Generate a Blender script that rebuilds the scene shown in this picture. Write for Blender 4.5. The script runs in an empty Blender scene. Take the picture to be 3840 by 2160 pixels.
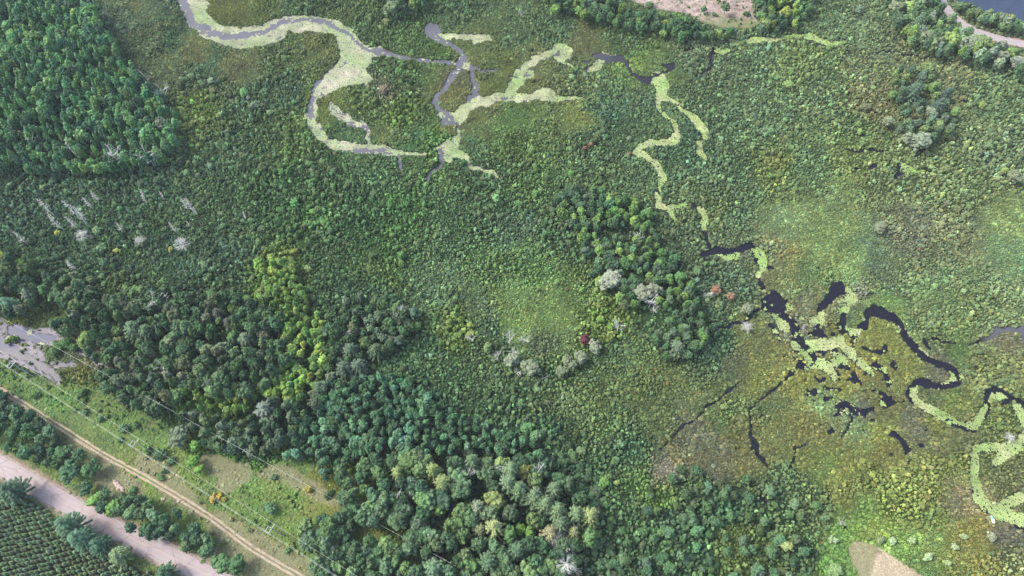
import bpy, bmesh, math, random
import numpy as np
from mathutils import Vector

# ------------------------------------------------------------------ camera, light, exposure
SC = bpy.context.scene
ROOT = SC.collection
PITCH = math.radians(61.0)          # looking down
CAM_H = 300.0
LENS = 24.0
cam_d = bpy.data.cameras.new("camera"); cam = bpy.data.objects.new("camera", cam_d); ROOT.objects.link(cam)
cam.location = (0, 0, CAM_H); cam.rotation_euler = (math.pi / 2 - PITCH, 0, 0)
cam_d.lens = LENS; cam_d.sensor_width = 36.0; cam_d.clip_start = 1.0; cam_d.clip_end = 12000.0
SC.camera = cam
SUN_EL, SUN_AZ = math.radians(46), math.radians(-78)      # azimuth from +Y, clockwise
world = bpy.data.worlds.new("World"); SC.world = world; world.use_nodes = True
wn = world.node_tree.nodes; wl = world.node_tree.links
sky = wn.new("ShaderNodeTexSky"); sky.sky_type = 'NISHITA'; sky.sun_disc = False
sky.sun_elevation = SUN_EL; sky.sun_rotation = SUN_AZ % (2 * math.pi)
sky.air_density = 1.0; sky.dust_density = 4.0; sky.ozone_density = 1.0
wn["Background"].inputs[1].default_value = 0.13
wl.new(sky.outputs[0], wn["Background"].inputs[0])
sun_d = bpy.data.lights.new("sun", 'SUN'); sun = bpy.data.objects.new("sun", sun_d); ROOT.objects.link(sun)
sun_d.energy = 1.35; sun_d.angle = math.radians(13); sun_d.color = (1.0, 0.96, 0.90)
sdir = Vector((math.sin(SUN_AZ) * math.cos(SUN_EL), math.cos(SUN_AZ) * math.cos(SUN_EL), math.sin(SUN_EL)))
sun.rotation_euler = sdir.to_track_quat('Z', 'Y').to_euler(); sun.location = (0, 0, 400)
SC.view_settings.view_transform = 'Standard'; SC.view_settings.look = 'None'
SC.view_settings.exposure = 1.58; SC.view_settings.gamma = 1.0; SC.view_settings.use_curve_mapping = False
SC.cycles.max_bounces = 4; SC.cycles.diffuse_bounces = 2; SC.cycles.glossy_bounces = 2
SC.cycles.transparent_max_bounces = 4; SC.cycles.volume_bounces = 0

rng = np.random.default_rng(7)
random.seed(7)

# ------------------------------------------------------------------ survey frame
# Survey coordinates ("C"): 7728 x 4347 units over the view; turned into metres on the ground here.
CW, CH = 7728.0, 4347.0
FC = LENS / 36.0 * CW
cp, sp = math.cos(PITCH), math.sin(PITCH)

def ground(cx, cy, z=0.0):
    cx = np.asarray(cx, float); cy = np.asarray(cy, float)
    s = (cx - CW / 2) / FC; t = (CH / 2 - cy) / FC
    dy = cp + sp * t; dz = -sp + cp * t
    k = (z - CAM_H) / dz
    return s * k, dy * k

def survey(x, y, z=0.0):
    x = np.asarray(x, float); y = np.asarray(y, float); zz = np.asarray(z, float) - CAM_H
    depth = cp * y - sp * zz
    up = sp * y + cp * zz
    return CW / 2 + x / depth * FC, CH / 2 - up / depth * FC, depth

def srgb(r, g, b):
    f = lambda c: ((c / 255 + 0.055) / 1.055) ** 2.4 if c > 10.3 else c / 255 / 12.92
    return (f(r), f(g), f(b))

def lin(a):
    a = np.asarray(a, float) / 255
    return np.where(a > 0.04045, ((a + 0.055) / 1.055) ** 2.4, a / 12.92)

def tintof(a, sat=.93):
    q = lin(a); g = q @ np.array([.30, .59, .11])
    warm = np.array([.07, 0, -.11]) * (1 - np.clip((np.asarray(a)[..., 2:3] - 104) / 22, 0, 1)) * (1 if np.ndim(a) else 1)
    return (g[..., None] * (1 - sat) + q * sat) * (1 + warm)

# value noise
_lat = np.random.default_rng(3).random((256, 256))
def vnoise(x, y, s, o=0):
    x = np.asarray(x) / s + o * 17.3 + 500; y = np.asarray(y) / s + o * 31.7 + 500
    xi = np.floor(x).astype(int); yi = np.floor(y).astype(int)
    fx = x - xi; fy = y - yi; fx = fx * fx * (3 - 2 * fx); fy = fy * fy * (3 - 2 * fy)
    g = lambda i, j: _lat[i & 255, j & 255]
    return (g(xi, yi) * (1 - fx) + g(xi + 1, yi) * fx) * (1 - fy) + (g(xi, yi + 1) * (1 - fx) + g(xi + 1, yi + 1) * fx) * fy
def fbm(x, y, s, o=0):
    return 0.5 * vnoise(x, y, s, o) + 0.3 * vnoise(x, y, s / 2.1, o + 1) + 0.2 * vnoise(x, y, s / 4.3, o + 2)

# rasters over the survey frame
RS = 5.0
RX0, RY0, RX1, RY1 = -900.0, -400.0, 8700.0, 4900.0
RWn, RHn = int((RX1 - RX0) / RS), int((RY1 - RY0) / RS)
def raster(): return np.zeros((RHn, RWn), np.float32)
def poly(m, pts, val=1.0):
    p = (np.array(pts, float) - (RX0, RY0)) / RS
    x0, x1 = int(max(0, p[:, 0].min())), int(min(RWn - 1, p[:, 0].max() + 1))
    y0, y1 = int(max(0, p[:, 1].min())), int(min(RHn - 1, p[:, 1].max() + 1))
    if x1 <= x0 or y1 <= y0: return
    X, Y = np.meshgrid(np.arange(x0, x1 + 1) + .5, np.arange(y0, y1 + 1) + .5)
    ins = np.zeros(X.shape, bool); n = len(p)
    for i in range(n):
        ax, ay = p[i]; bx, by = p[(i + 1) % n]
        if ay == by: continue
        c = ((ay > Y) != (by > Y)) & (X < (bx - ax) * (Y - ay) / (by - ay) + ax)
        ins ^= c
    m[y0:y1 + 1, x0:x1 + 1][ins] = val
def line(m, pts, val=1.0, grow=0.0):
    for (ax, ay, aw), (bx, by, bw) in zip(pts[:-1], pts[1:]):
        aw += grow; bw += grow
        w = max(aw, bw) / 2 + RS
        x0 = int(max(0, (min(ax, bx) - w - RX0) / RS)); x1 = int(min(RWn, (max(ax, bx) + w - RX0) / RS + 1))
        y0 = int(max(0, (min(ay, by) - w - RY0) / RS)); y1 = int(min(RHn, (max(ay, by) + w - RY0) / RS + 1))
        if x1 <= x0 or y1 <= y0: continue
        X, Y = np.meshgrid(RX0 + (np.arange(x0, x1) + .5) * RS, RY0 + (np.arange(y0, y1) + .5) * RS)
        dx, dy = bx - ax, by - ay; L2 = dx * dx + dy * dy + 1e-9
        t = np.clip(((X - ax) * dx + (Y - ay) * dy) / L2, 0, 1)
        d = np.hypot(X - ax - t * dx, Y - ay - t * dy)
        m[y0:y1, x0:x1][d < (aw + (bw - aw) * t) / 2] = val
def look(m, cx, cy):
    i = np.clip(((np.asarray(cx) - RX0) / RS).astype(int), 0, RWn - 1)
    j = np.clip(((np.asarray(cy) - RY0) / RS).astype(int), 0, RHn - 1)
    return m[j, i]
def blur(m, k=1):
    for _ in range(k):
        p = np.pad(m, 1, mode='edge')
        m = (p[:-2, 1:-1] + p[2:, 1:-1] + p[1:-1, :-2] + p[1:-1, 2:] + 2 * p[1:-1, 1:-1]) / 6
    return m

PLANT = [(-900,3300),(-200,3570),(0,3640),(120,3690),(230,3790),(330,3830),(420,3960),(560,4080),(720,4150),(900,4230),(1050,4290),(1180,4347),(1300,4500),(1500,4800),(-900,4900)]
PLM = raster(); poly(PLM, PLANT)
# ------------------------------------------------------------------ the survey: water
WAT = raster(); PAD = raster()
A = [(1300,-200),(1330,-30),(1365,60),(1400,130),(1440,200),(1490,235),(1560,290),(1650,320),(1760,360),(1880,370),(2000,350),(2090,320),(2150,285),(2200,250),
     (2300,232),(2420,240),(2530,270),(2560,340),(2570,430),(2530,480),(2480,540),(2400,600),(2350,680),(2330,780),(2305,870),(2400,890),(2405,800),(2440,720),
     (2510,695),(2576,650),(2766,640),(2806,600),(2771,530),(2776,480),(2806,430),(2876,425),(2876,345),(2806,350),(2726,320),(2686,260),(2636,210),(2576,165),
     (2530,155),(2420,125),(2300,110),(2160,125),(2050,160),(1900,195),(1800,215),(1680,190),(1590,140),(1540,80),(1575,20),(1500,-30),(1450,-200)]
poly(WAT, A); poly(PAD, A, .9)
P_ = [  # lily covered channels: (points, cover)
 ([(2350,860,90),(2345,920,80),(2400,1000,75),(2470,1060,60),(2540,1090,60),(2676,1110,65),(2826,1125,60),(2960,1145,45),(3050,1160,20),(3200,1145,10)], .85),
 ([(2495,790,55),(2560,860,60),(2640,920,60),(2740,950,35),(2781,980,20),(2775,1085,15)], .6),
 ([(3290,260,60),(3340,275,50),(3440,265,30),(3560,275,30),(3680,285,40),(3590,310,40)], .92),
 ([(3480,470,50),(3530,500,50)], .7),
 ([(3470,880,110),(3520,810,80),(3600,770,75),(3720,745,60),(3830,735,60),(3860,680,80),(3900,610,90),(3930,540,70),(3980,480,60),(4060,430,55),(4130,410,50)], .97),
 ([(3920,560,100),(4000,560,70)], .9), ([(3750,745,60),(3900,740,50),(4040,740,45),(4200,742,38),(4400,740,10)], .82),
 ([(4050,705,60),(4120,690,50),(4180,700,30)], .9),
 ([(4130,410,50),(4180,390,50),(4220,350,70),(4260,400,100),(4210,440,50),(4250,470,15),(4330,505,15)], .9),
 ([(3345,880,50),(3400,880,50)], .9),
 ([(3390,1080,60),(3360,1120,100),(3420,1140,70),(3490,1170,40),(3520,1210,25),(3550,1250,25),(3640,1275,22),(3730,1305,15),(3770,1335,6)], .95),
 ([(3460,985,30),(3440,1040,40),(3420,1100,50)], .85), ([(3310,1130,50),(3370,1160,70)], .9), ([(3370,1165,60),(3390,1200,40)], .8),
 ([(4540,450,45),(4500,510,60),(4430,530,40)], .85), ([(4560,405,25),(4640,425,20)], .7),
 ([(4960,590,110),(5000,640,110),(4990,700,80),(4960,760,40),(4980,820,30),(5040,880,20),(5090,930,10)], .95),
 ([(5095,950,24),(5115,1000,35),(5100,1050,35),(5020,1080,45),(4900,1080,35),(4830,1100,35),(4810,1140,50),(4880,1180,35),(4950,1240,30),(4990,1300,40),(4995,1360,35),(4980,1430,25)], .93),
 ([(5000,720,60),(5060,750,30),(5130,790,25),(5180,870,35),(5260,920,60),(5310,970,60),(5310,1040,30)], .97),
 ([(5270,1080,34),(5285,1140,36),(5330,1195,18)], .97),
 ([(5520,310,18),(5700,305,25),(5870,290,22),(5990,265,25),(6080,270,30),(6180,310,30),(6260,325,25),(6380,310,12)], .97),
 ([(5400,370,40),(5500,385,30)], .9), ([(6795,1240,30),(6850,1270,34),(6960,1290,14),(7050,1310,12)], .9),
 ([(4946,1470,25),(4976,1549,30),(5050,1570,30),(5120,1560,25),(5180,1560,20)], .93), ([(5060,1600,25),(5130,1690,12)], .9),
 ([(5285,1580,40),(5310,1660,58),(5318,1740,36)], .98),
 ([(5440,1930,34),(5490,1932,50),(5550,1930,34)], .98), ([(5690,1885,60),(5740,1930,66),(5762,1990,72),(5740,2040,30),(5732,2075,44)], .97),
 ([(5850,2340,50),(5880,2400,70),(5905,2450,92),(5930,2478,60)], .97), ([(5950,2325,50)]*2, .95), ([(6050,2400,44)]*2, .9),
 ([(6150,2420,70),(6190,2435,70),(6200,2360,44)], .95), ([(6385,2200,64),(6420,2270,86),(6385,2330,50),(6365,2360,50)], .97),
 ([(6370,2450,30),(6385,2480,40),(6430,2495,44),(6470,2500,36)], .9), ([(6515,2385,44)]*2, .97),
 ([(6070,2580,50),(6150,2605,70),(6250,2590,84),(6340,2585,70),(6380,2640,60),(6430,2680,56),(6450,2710,40)], .95),
 ([(5990,2600,44),(6080,2650,64),(6090,2710,46)], .95), ([(6320,2700,80),(6370,2735,60),(6300,2745,50)], .95),
 ([(6130,2740,80),(6230,2745,60),(6270,2790,60),(6300,2850,40)], .9), ([(6500,2745,60),(6550,2790,50),(6570,2830,30)], .9),
 ([(6790,2460,44),(6845,2520,44)], .85), ([(6870,2580,50),(6920,2640,60),(6985,2680,44)], .97),
 ([(7180,2795,40),(7215,2850,62),(7160,2895,50),(7090,2900,40)], .97), ([(7250,2850,44)]*2, .97),
 ([(6890,2930,60),(6900,2990,60),(6950,3060,56),(7040,3110,60),(7120,3130,60),(7200,3180,60),(7290,3205,56),(7360,3200,60),(7400,3140,56),(7440,3080,50),(7450,3040,30)], .97),
 ([(7050,2915,36),(7140,2910,36)], .7),
 ([(7480,2985,50),(7540,2990,40),(7600,3020,36)], .85), ([(7660,3060,46),(7700,3110,60),(7740,3180,60),(7760,3260,60),(7728,3330,70),(7640,3380,100),(7560,3450,80),(7510,3480,60)], .97),
 ([(7640,3370,80),(7560,3370,60),(7440,3360,50),(7370,3380,50),(7350,3430,50),(7350,3500,55),(7360,3600,60),(7370,3700,70),(7380,3760,80),(7440,3820,80),(7540,3870,100),(7640,3910,110),(7728,3950,110),(7900,4020,110)], .97),
 ([(7540,3830,90),(7620,3780,76),(7700,3760,76),(7790,3740,76),(7900,3740,70)], .97),
]
O_ = [  # open water
 [(2850,385,54),(2976,410,44),(3130,445,28),(3260,460,24),(3400,475,26),(3460,480,40)],
 [(3256,200,64),(3246,240,78),(3330,310,50),(3400,345,32),(3470,385,36),(3505,430,38),(3470,500,42),(3420,570,40),(3370,640,34),(3310,700,32),(3290,770,38),(3320,830,34),(3370,870,44),(3400,905,54),(3340,930,30)],
 [(3290,195,30),(3310,240,26)], [(3560,515,26),(3575,600,34),(3590,670,34),(3590,720,38),(3555,745,50)],
 [(3560,500,18),(3640,520,12),(3720,537,12),(3780,520,12)], [(3840,580,8),(3880,585,8)],
 [(3400,905,60),(3460,930,30),(3462,970,28)], [(3350,940,26),(3380,1000,26)], [(3318,1130,36),(3330,1165,50),(3325,1230,28),(3320,1270,24),(3260,1300,22),(3240,1345,14),(3220,1380,8)],
 [(3015,1180,30),(3019,1240,22),(3012,1285,16)], [(3160,910,12),(3180,890,8)],
 [(4500,410,50),(4550,430,60),(4620,440,60),(4700,455,52),(4740,480,26),(4760,560,16),(4830,580,12),(4885,605,36),(4930,570,28),(5010,545,20),(5080,515,16)],
 [(5010,500,26),(5090,490,26)], [(4430,515,26)]*2, [(4405,460,22),(4450,455,14)],
 [(5385,360,20),(5370,440,30),(5375,460,34),(5380,490,14),(5300,545,14),(5240,582,10)], [(5180,380,12),(5230,355,14)],
 [(6400,380,20),(6410,400,10)], [(6600,390,8),(6800,402,9),(6900,415,8),(6980,440,8),(7070,435,6)], [(6790,1230,12),(6793,1300,16),(6770,1322,24),(6810,1312,16)], [(6570,1255,20),(6600,1245,26)], [(6450,1275,10),(6500,1270,8)],
 [(6380,1130,16),(6700,1135,8)],[(6900,1135,22),(7010,1138,22)],
 [(5230,1545,28),(5262,1560,20)], [(5312,1760,16),(5335,1820,26),(5352,1855,26)],
 [(5300,1905,26),(5400,1893,52),(5480,1908,40),(5560,1885,44),(5640,1865,52),(5678,1868,44)], [(5325,1910,24),(5335,1960,16)],
 [(5708,1960,22),(5712,2020,22)], [(5800,2015,18),(5835,2025,12)], [(5740,2110,22),(5760,2165,46),(5755,2195,26)],
 [(5770,2270,60),(5800,2300,110),(5845,2260,130),(5870,2340,90),(5900,2390,60),(5960,2430,56),(6000,2490,70),(6040,2580,66),(6100,2630,46),(6130,2690,50),(6130,2750,24)],
 [(5880,2250,50),(5925,2290,44)], [(6180,2340,40),(6230,2270,66),(6290,2200,84),(6345,2165,74),(6375,2205,36)],
 [(6350,2380,34),(6358,2440,40),(6352,2470,66),(6368,2510,36),(6420,2520,14)], [(6495,2450,66),(6512,2480,36),(6530,2400,50),(6545,2360,60),(6600,2340,74),(6680,2370,62),(6750,2410,60),(6800,2450,52),(6850,2560,42),(6900,2620,60),(6960,2690,50),(7020,2712,48),(7100,2750,50),(7180,2790,46),(7225,2830,46),(7235,2885,24)],
 [(6185,2470,50),(6160,2510,56),(6225,2525,46),(6110,2515,36)], [(6290,2650,40),(6320,2690,20)], [(6680,2605,36),(6660,2650,48),(6600,2650,16),(6560,2640,12),(6510,2620,14)],
 [(6035,2755,50),(6100,2785,30)], [(6370,2765,60),(6410,2790,30)], [(6610,2760,60),(6680,2790,40),(6690,2850,26)], [(6450,2860,60),(6490,2890,30)],
 [(5740,2340,22),(5690,2380,18),(5600,2420,18),(5520,2450,18),(5430,2480,14),(5400,2495,8)],
 [(6970,2560,22),(7000,2620,18),(7035,2640,14)], [(7040,2545,12),(7100,2560,10),(7200,2600,9)],
 [(7900,2490,56),(7728,2490,52),(7600,2485,34),(7530,2500,44),(7490,2540,36),(7430,2570,22),(7350,2590,18),(7330,2620,16)], [(7740,2500,60),(7760,2700,50)],
 [(7000,2880,60),(6920,2890,30),(6870,2920,30),(6850,2980,30),(6890,3045,18)], [(7000,2900,66),(7100,2912,50),(7220,2905,36)],
 [(7180,3195,26),(7280,3235,26),(7365,3240,18)], [(7450,2985,44),(7480,2935,50),(7560,2955,44),(7640,3000,44),(7728,3050,44),(7850,3120,44)], [(7455,2990,44),(7462,3090,30),(7440,3150,20)], [(7600,3030,40),(7560,3050,20)],
 [(7500,3510,22)]*2, [(7640,3970,16),(7740,4010,26),(7850,4040,26)],
 [(5152,3235,11),(5220,3180,13),(5300,3110,15),(5380,3050,17),(5450,3000,14),(5490,2970,20),(5540,2930,12),(5580,2890,9),(5610,2850,6)],
 [(5152,3235,14),(5100,3290,10),(5000,3390,7)],
 [(6040,2760,14),(5940,2860,26),(5890,2895,18),(5840,2935,14),(5760,3000,12),(5720,3030,14),(5660,3100,10),(5665,3200,14),(5670,3280,16),(5700,3330,26),(5710,3365,46),(5730,3430,30),(5760,3480,20),(5800,3540,12)], [(5680,3375,30)]*2,
 [(6100,3340,8),(6000,3380,10),(5980,3450,12),(5960,3530,8)], [(6110,2960,44),(6150,2965,50)], [(6230,2920,40),(6265,2930,30)],
 [(6340,3050,66),(6380,3060,50),(6450,3110,46),(6530,3105,46)], [(6440,3150,12),(6420,3220,18),(6370,3270,14),(6350,3310,10)], [(6300,3130,14),(6400,3100,20)],
 [(6650,2970,28),(6680,3010,46),(6672,3060,56),(6700,3045,36),(6760,3040,22),(6830,3030,14)], [(6720,3280,40),(6770,3310,44),(6812,3350,40),(6850,3390,48),(6830,3430,18)], [(6865,3490,18),(6885,3470,14)],
 [(5752,3750,24),(5785,3790,20)], [(6385,3985,18)]*2,
 [(1410,2720,14)]*2, [(1490,2690,12),(1600,2660,20),(1690,2610,26)],
]
for pts, c in P_:
    line(WAT, pts, 1.0, 8 if pts[0][2] >= 40 else 15); line(PAD, pts, c, 6 if pts[0][2] >= 40 else 12)
for pts in O_:
    line(WAT, pts, 1.0, 1); line(PAD, pts, 0.0)
OPEN_A = [[(1350,-90,60),(1400,80,90),(1470,180,84),(1570,240,84),(1700,268,74),(1850,270,66),(2000,235,64),(2150,170,56),(2300,145,52),(2450,165,50),(2560,215,54),(2640,260,44),(2700,330,40),(2760,365,36),(2880,390,45)],
          [(2540,470,30),(2400,610,36),(2345,700,44),(2350,800,66),(2350,865,84)], [(2430,700,40),(2460,760,36)], [(2660,1120,40),(2800,1135,50),(2950,1150,35)], [(2585,495,30),(2600,470,20)], [(3790,748,28),(3870,745,18)], [(3970,570,46),(4010,565,30)], [(4200,420,56),(4220,400,30)], [(2090,290,26),(2130,270,20)]]
for pts in OPEN_A: line(PAD, [(a_, b_, c_ * .72) for a_, b_, c_ in pts], 0.0)
LAKE = [(7150,-300),(7180,-80),(7230,10),(7330,30),(7430,68),(7470,95),(7560,90),(7640,110),(7728,170),(7900,250),(8700,500),(8700,-400)]
poly(WAT, LAKE); poly(PAD, LAKE, 0)
SHALLOW = [(60,2470),(110,2452),(170,2464),(230,2495),(340,2520),(440,2548),(410,2562),(370,2580),(330,2602),(250,2592),(160,2552),(70,2520)]
MUD = [(-900,2350),(20,2400),(60,2455),(170,2462),(250,2480),(350,2470),(430,2495),(475,2535),(492,2600),(420,2600),(340,2620),(330,2690),(360,2735),(310,2765),(200,2700),(120,2620),(0,2560),(-900,2480)]
poly(WAT, SHALLOW)
line(WAT, [(-900,2480,150),(0,2600,110),(120,2655,70),(250,2740,44),(330,2772,44),(400,2822,30),(430,2870,12)])
line(WAT, [(400,2765,18),(480,2757,22),(560,2742,16)]); line(WAT, [(560,2615,26),(640,2640,20),(700,2690,16)])
for x, y, w in ((220,2500,30),(312,2600,22),(45,2545,26),(115,2535,18)): line(PAD, [(x,y,w)]*2, 1.0); line(WAT, [(x,y,w)]*2, 1.0)
for x, y, w in ((2435,765,92),(3450,940,40)):            # small islands
    line(WAT, [(x,y,w)]*2, 0.0); line(PAD, [(x,y,w)]*2, 0.0)
line(WAT, [(3365,975,60),(3420,985,80)], 0.0); line(PAD, [(3365,975,60),(3420,985,80)], 0.0)

# broken mats and pockets in the shallow pool
_X, _Y = np.meshgrid(RX0 + (np.arange(RWn) + .5) * RS, RY0 + (np.arange(RHn) + .5) * RS)
POOL = raster(); poly(POOL, [(5750,2250),(5900,2330),(6150,2400),(6400,2500),(6600,2560),(6780,2700),(6800,2900),(6700,3050),(6500,3180),(6300,3130),(6050,2960),(5950,2780),(5880,2600),(5800,2450)])
pk_ = vnoise(_X, _Y, 38, 41) * .65 + vnoise(_X, _Y, 17, 42) * .35
WAT[(POOL > .5) & (pk_ > .70)] = 1.0
isl = vnoise(_X, _Y, 30, 43) * .6 + vnoise(_X, _Y, 14, 44) * .4
PAD[(POOL > .5) & (WAT > .5) & (isl > .69)] = .97
WAT[(POOL > .5) & (PAD < .5) & (isl < .22)] = 0.0
POOL2 = raster(); poly(POOL2, [(6500,3050),(6900,3000),(7000,3250),(6950,3520),(6700,3480),(6560,3250),(6200,3350),(6100,3150)])
WAT[(POOL2 > .5) & (pk_ > .80)] = 1.0
del _X, _Y, pk_, isl
# land covers
WATN = (WAT > 0.5)
MUDM = raster(); poly(MUDM, MUD)
line(MUDM, [(-900,2560,160),(0,2640,130),(200,2720,110),(400,2830,90),(440,2880,50)]); line(MUDM, [(560,2620,60),(700,2700,60),(850,2850,60),(1150,3060,40)]); line(MUDM, [(400,2760,50),(560,2742,40)])
CLEAR = [(4680,-400),(4700,-20),(4790,10),(4860,50),(4990,75),(5110,90),(5215,112),(5300,170),(5450,210),(5650,215),(5745,180),(5690,120),(5680,30),(5640,-60),(5700,-400)]
CLM = raster(); poly(CLM, CLEAR)
FIELD = [(6412,4108),(6452,4078),(6522,4083),(6652,4138),(6802,4238),(6892,4298),(6980,4360),(7150,4480),(7500,4900),(6700,4900),(6482,4347),(6422,4248),(6402,4158)]
FLM = raster(); poly(FLM, FIELD)
TRACK = [(-900,2380),(-300,2755),(0,2943),(150,3028),(330,3148),(430,3208),(560,3288),(750,3418),(900,3498),(1050,3578),(1200,3658),(1350,3758),(1450,3808),(1560,3888),(1650,3938),(1750,4028),(1870,4128),(2000,4198),(2130,4278),(2250,4347),(2500,4490),(2900,4720)]
ROAD = [(-900,3000),(-400,3290),(0,3512),(250,3648),(500,3803),(660,3888),(900,4008),(1100,4113),(1300,4208),(1500,4308),(1700,4405),(2300,4700)]
TKM = raster(); line(TKM, [(x, y, 52) for x, y in TRACK])
RDM = raster(); line(RDM, [(x, y, 150) for x, y in ROAD])
VERGE = raster(); line(VERGE, [(x, y, 225) for x, y in ROAD])
FROAD = [(7090,-60),(7110,30),(7190,130),(7300,210),(7420,262),(7560,300),(7728,330),(7900,372),(8300,480)]
FRM = raster(); line(FRM, [(x, y, 70) for x, y in FROAD])
STRIP = [(-900,2350),(-200,2640),(0,2690),(100,2790),(250,2830),(430,2880),(600,2900),(800,2960),(1000,3080),(1180,3150),(1270,3240),(1330,3370),(1440,3440),(1600,3420),(1850,3500),(1960,3560),(2100,3470),(2350,3490),(2400,3600),(2500,3740),(2650,3900),(2900,4040),(3200,4180),(3350,4347),(3800,4900),(-900,4900),(-900,3600)]
STM = raster(); poly(STM, STRIP)
DRY = raster()
for pts in ([(1600,3480,200),(1800,3560,200),(1700,3650,150)], [(560,3380,160),(700,3480,200),(850,3640,220),(1000,3700,180)], [(1100,3480,170),(1250,3600,190),(1350,3720,160),(1420,3780,140)],
            [(2000,3560,110),(2150,3570,130),(2250,3640,120),(2500,3760,120),(2700,3830,100),(2900,3900,80)], [(1650,3950,200),(1850,4080,230),(2100,4230,230),(2400,4400,250)], [(1250,3700,100),(1500,3850,120)],
            [(1650,4200,160),(2000,4347,200)], [(0,2960,100),(300,3200,90),(420,3280,80)], [(640,2860,70),(900,2960,60),(1150,3060,50)]):
    line(DRY, pts)
DRY = blur(DRY, 14)
WOODM = raster()

# ------------------------------------------------------------------ colour / size survey of the plant cover
V = []   # (cx, cy, r, g, b, clump metres)
def tile(c, r, rows):
    for zx, zy, col, s in rows: V.append((zx + 2576 * c, zy + 1449 * r, *col, s))
tile(0, 0, [(1200,200,(122,130,82),.95),(1500,380,(112,124,78),.95),(1000,60,(112,126,78),1.0),(1250,420,(100,118,78),1.0),(1750,480,(108,120,78),1.1),(1620,470,(72,104,74),1.2),(1230,270,(66,98,70),1.3),(1200,145,(76,104,78),1.3),(940,130,(80,104,80),1.3),(1120,50,(96,120,84),1.1),
  (2000,110,(96,116,66),1.2),(1700,120,(104,118,64),1.0),(2300,60,(84,112,74),1.6),(1150,350,(100,122,84),1.5),(1500,620,(96,120,88),1.8),(1500,790,(124,150,74),1.7),(1850,820,(90,118,84),1.7),(2200,480,(100,122,76),1.5),(2450,330,(98,112,66),1.2),(2150,700,(88,118,84),1.6),(1700,1100,(86,118,82),1.7),
  (2250,1050,(100,132,74),1.8),(2000,950,(92,122,78),1.6),(400,700,(66,104,80),2.4),(600,200,(64,100,78),2.4),(1100,1380,(80,112,80),1.8),(2400,1350,(80,112,70),1.9),(2440,765,(106,124,60),1.0)])
tile(1, 0, [(200,760,(98,126,72),1.7),(400,560,(84,114,68),1.6),(430,870,(104,134,66),1.7),(300,680,(112,116,88),1.5),(700,380,(90,122,66),1.5),(500,340,(88,118,66),1.5),(300,250,(84,112,68),1.6),(900,560,(98,110,76),1.2),(850,700,(108,116,72),1.0),(1100,520,(98,118,72),1.4),
  (1150,650,(98,116,60),1.0),(1250,540,(100,118,60),1.0),(1000,310,(96,112,66),1.1),(1500,480,(100,112,74),1.2),(1650,560,(96,112,72),1.4),(1380,690,(100,112,66),1.1),(1800,320,(96,108,68),1.0),(1650,480,(92,110,68),1.2),(1100,850,(98,112,68),1.1),(1300,900,(86,120,68),1.2),(1550,820,(92,116,68),1.3),(1800,830,(116,134,72),1.0),
  (1000,780,(104,116,70),1.1),(820,960,(102,112,70),1.0),(1400,620,(96,110,66),1.2),(330,1020,(96,114,68),1.2),(600,1050,(76,110,68),1.2),(100,1010,(78,110,70),1.2),(720,1050,(112,160,78),1.9),(900,60,(82,112,76),1.6),(1300,250,(86,114,76),1.4),(1600,200,(80,108,72),1.5),(2150,300,(84,112,74),1.5),(2240,500,(116,150,72),1.4),(2400,550,(88,114,68),1.3),
  (1750,620,(104,128,86),1.8),(2000,800,(76,108,78),1.5),(2300,700,(86,114,80),1.6),(1900,1050,(82,112,76),1.7),(1000,1100,(84,116,74),1.4),(1300,1080,(96,126,70),1.6),(1400,1330,(88,122,72),1.7),(300,1300,(82,114,74),1.7),(2450,1000,(82,112,74),1.5),(2250,1330,(84,112,74),1.5),(1100,1350,(76,108,70),1.8)])
tile(2, 0, [(1000,700,(100,128,88),1.7),(600,450,(96,126,86),1.7),(900,520,(108,136,82),1.7),(1300,130,(104,130,92),1.6),(1150,70,(92,120,82),1.6),(150,420,(104,128,92),1.7),(2300,700,(100,130,88),1.7),(2050,650,(110,126,86),1.7),(2400,1200,(104,128,90),1.9),(1500,450,(100,120,84),1.6),
  (900,1250,(88,120,82),1.7),(700,900,(98,128,88),1.7),(1250,1000,(98,126,82),1.7),(1250,1150,(106,130,72),1.5),(300,1250,(90,120,82),1.7),(1450,720,(112,122,82),1.7),(2200,1400,(108,132,86),1.8),(1600,1350,(106,128,82),1.7),(200,700,(92,120,82),1.6),(60,1100,(70,102,74),1.7),(780,1270,(108,126,66),1.6)])
tile(0, 1, [(300,300,(78,110,80),1.7),(100,150,(82,112,84),1.8),(900,300,(76,106,74),1.6),(1400,200,(80,110,74),1.6),(2300,200,(80,118,66),1.8),(2150,60,(66,100,64),1.9),(1900,300,(80,110,74),1.6),(1300,500,(72,102,74),1.5),(1700,500,(72,100,74),1.5),(1000,550,(76,104,70),1.5),(2400,500,(78,110,70),1.6),(2500,900,(72,104,70),1.6),
  (700,450,(78,108,76),1.6),(900,700,(84,108,70),1.7),(1600,700,(76,104,72),1.6),(2150,560,(116,144,70),2.0),(2100,750,(104,140,72),2.2),(600,1330,(116,120,62),1.2),(500,1230,(96,112,74),1.2),(350,980,(92,110,64),1.3),(700,1250,(112,118,72),1.2),(50,1050,(104,118,60),1.1),(900,1380,(104,112,84),1.1)])
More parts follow.
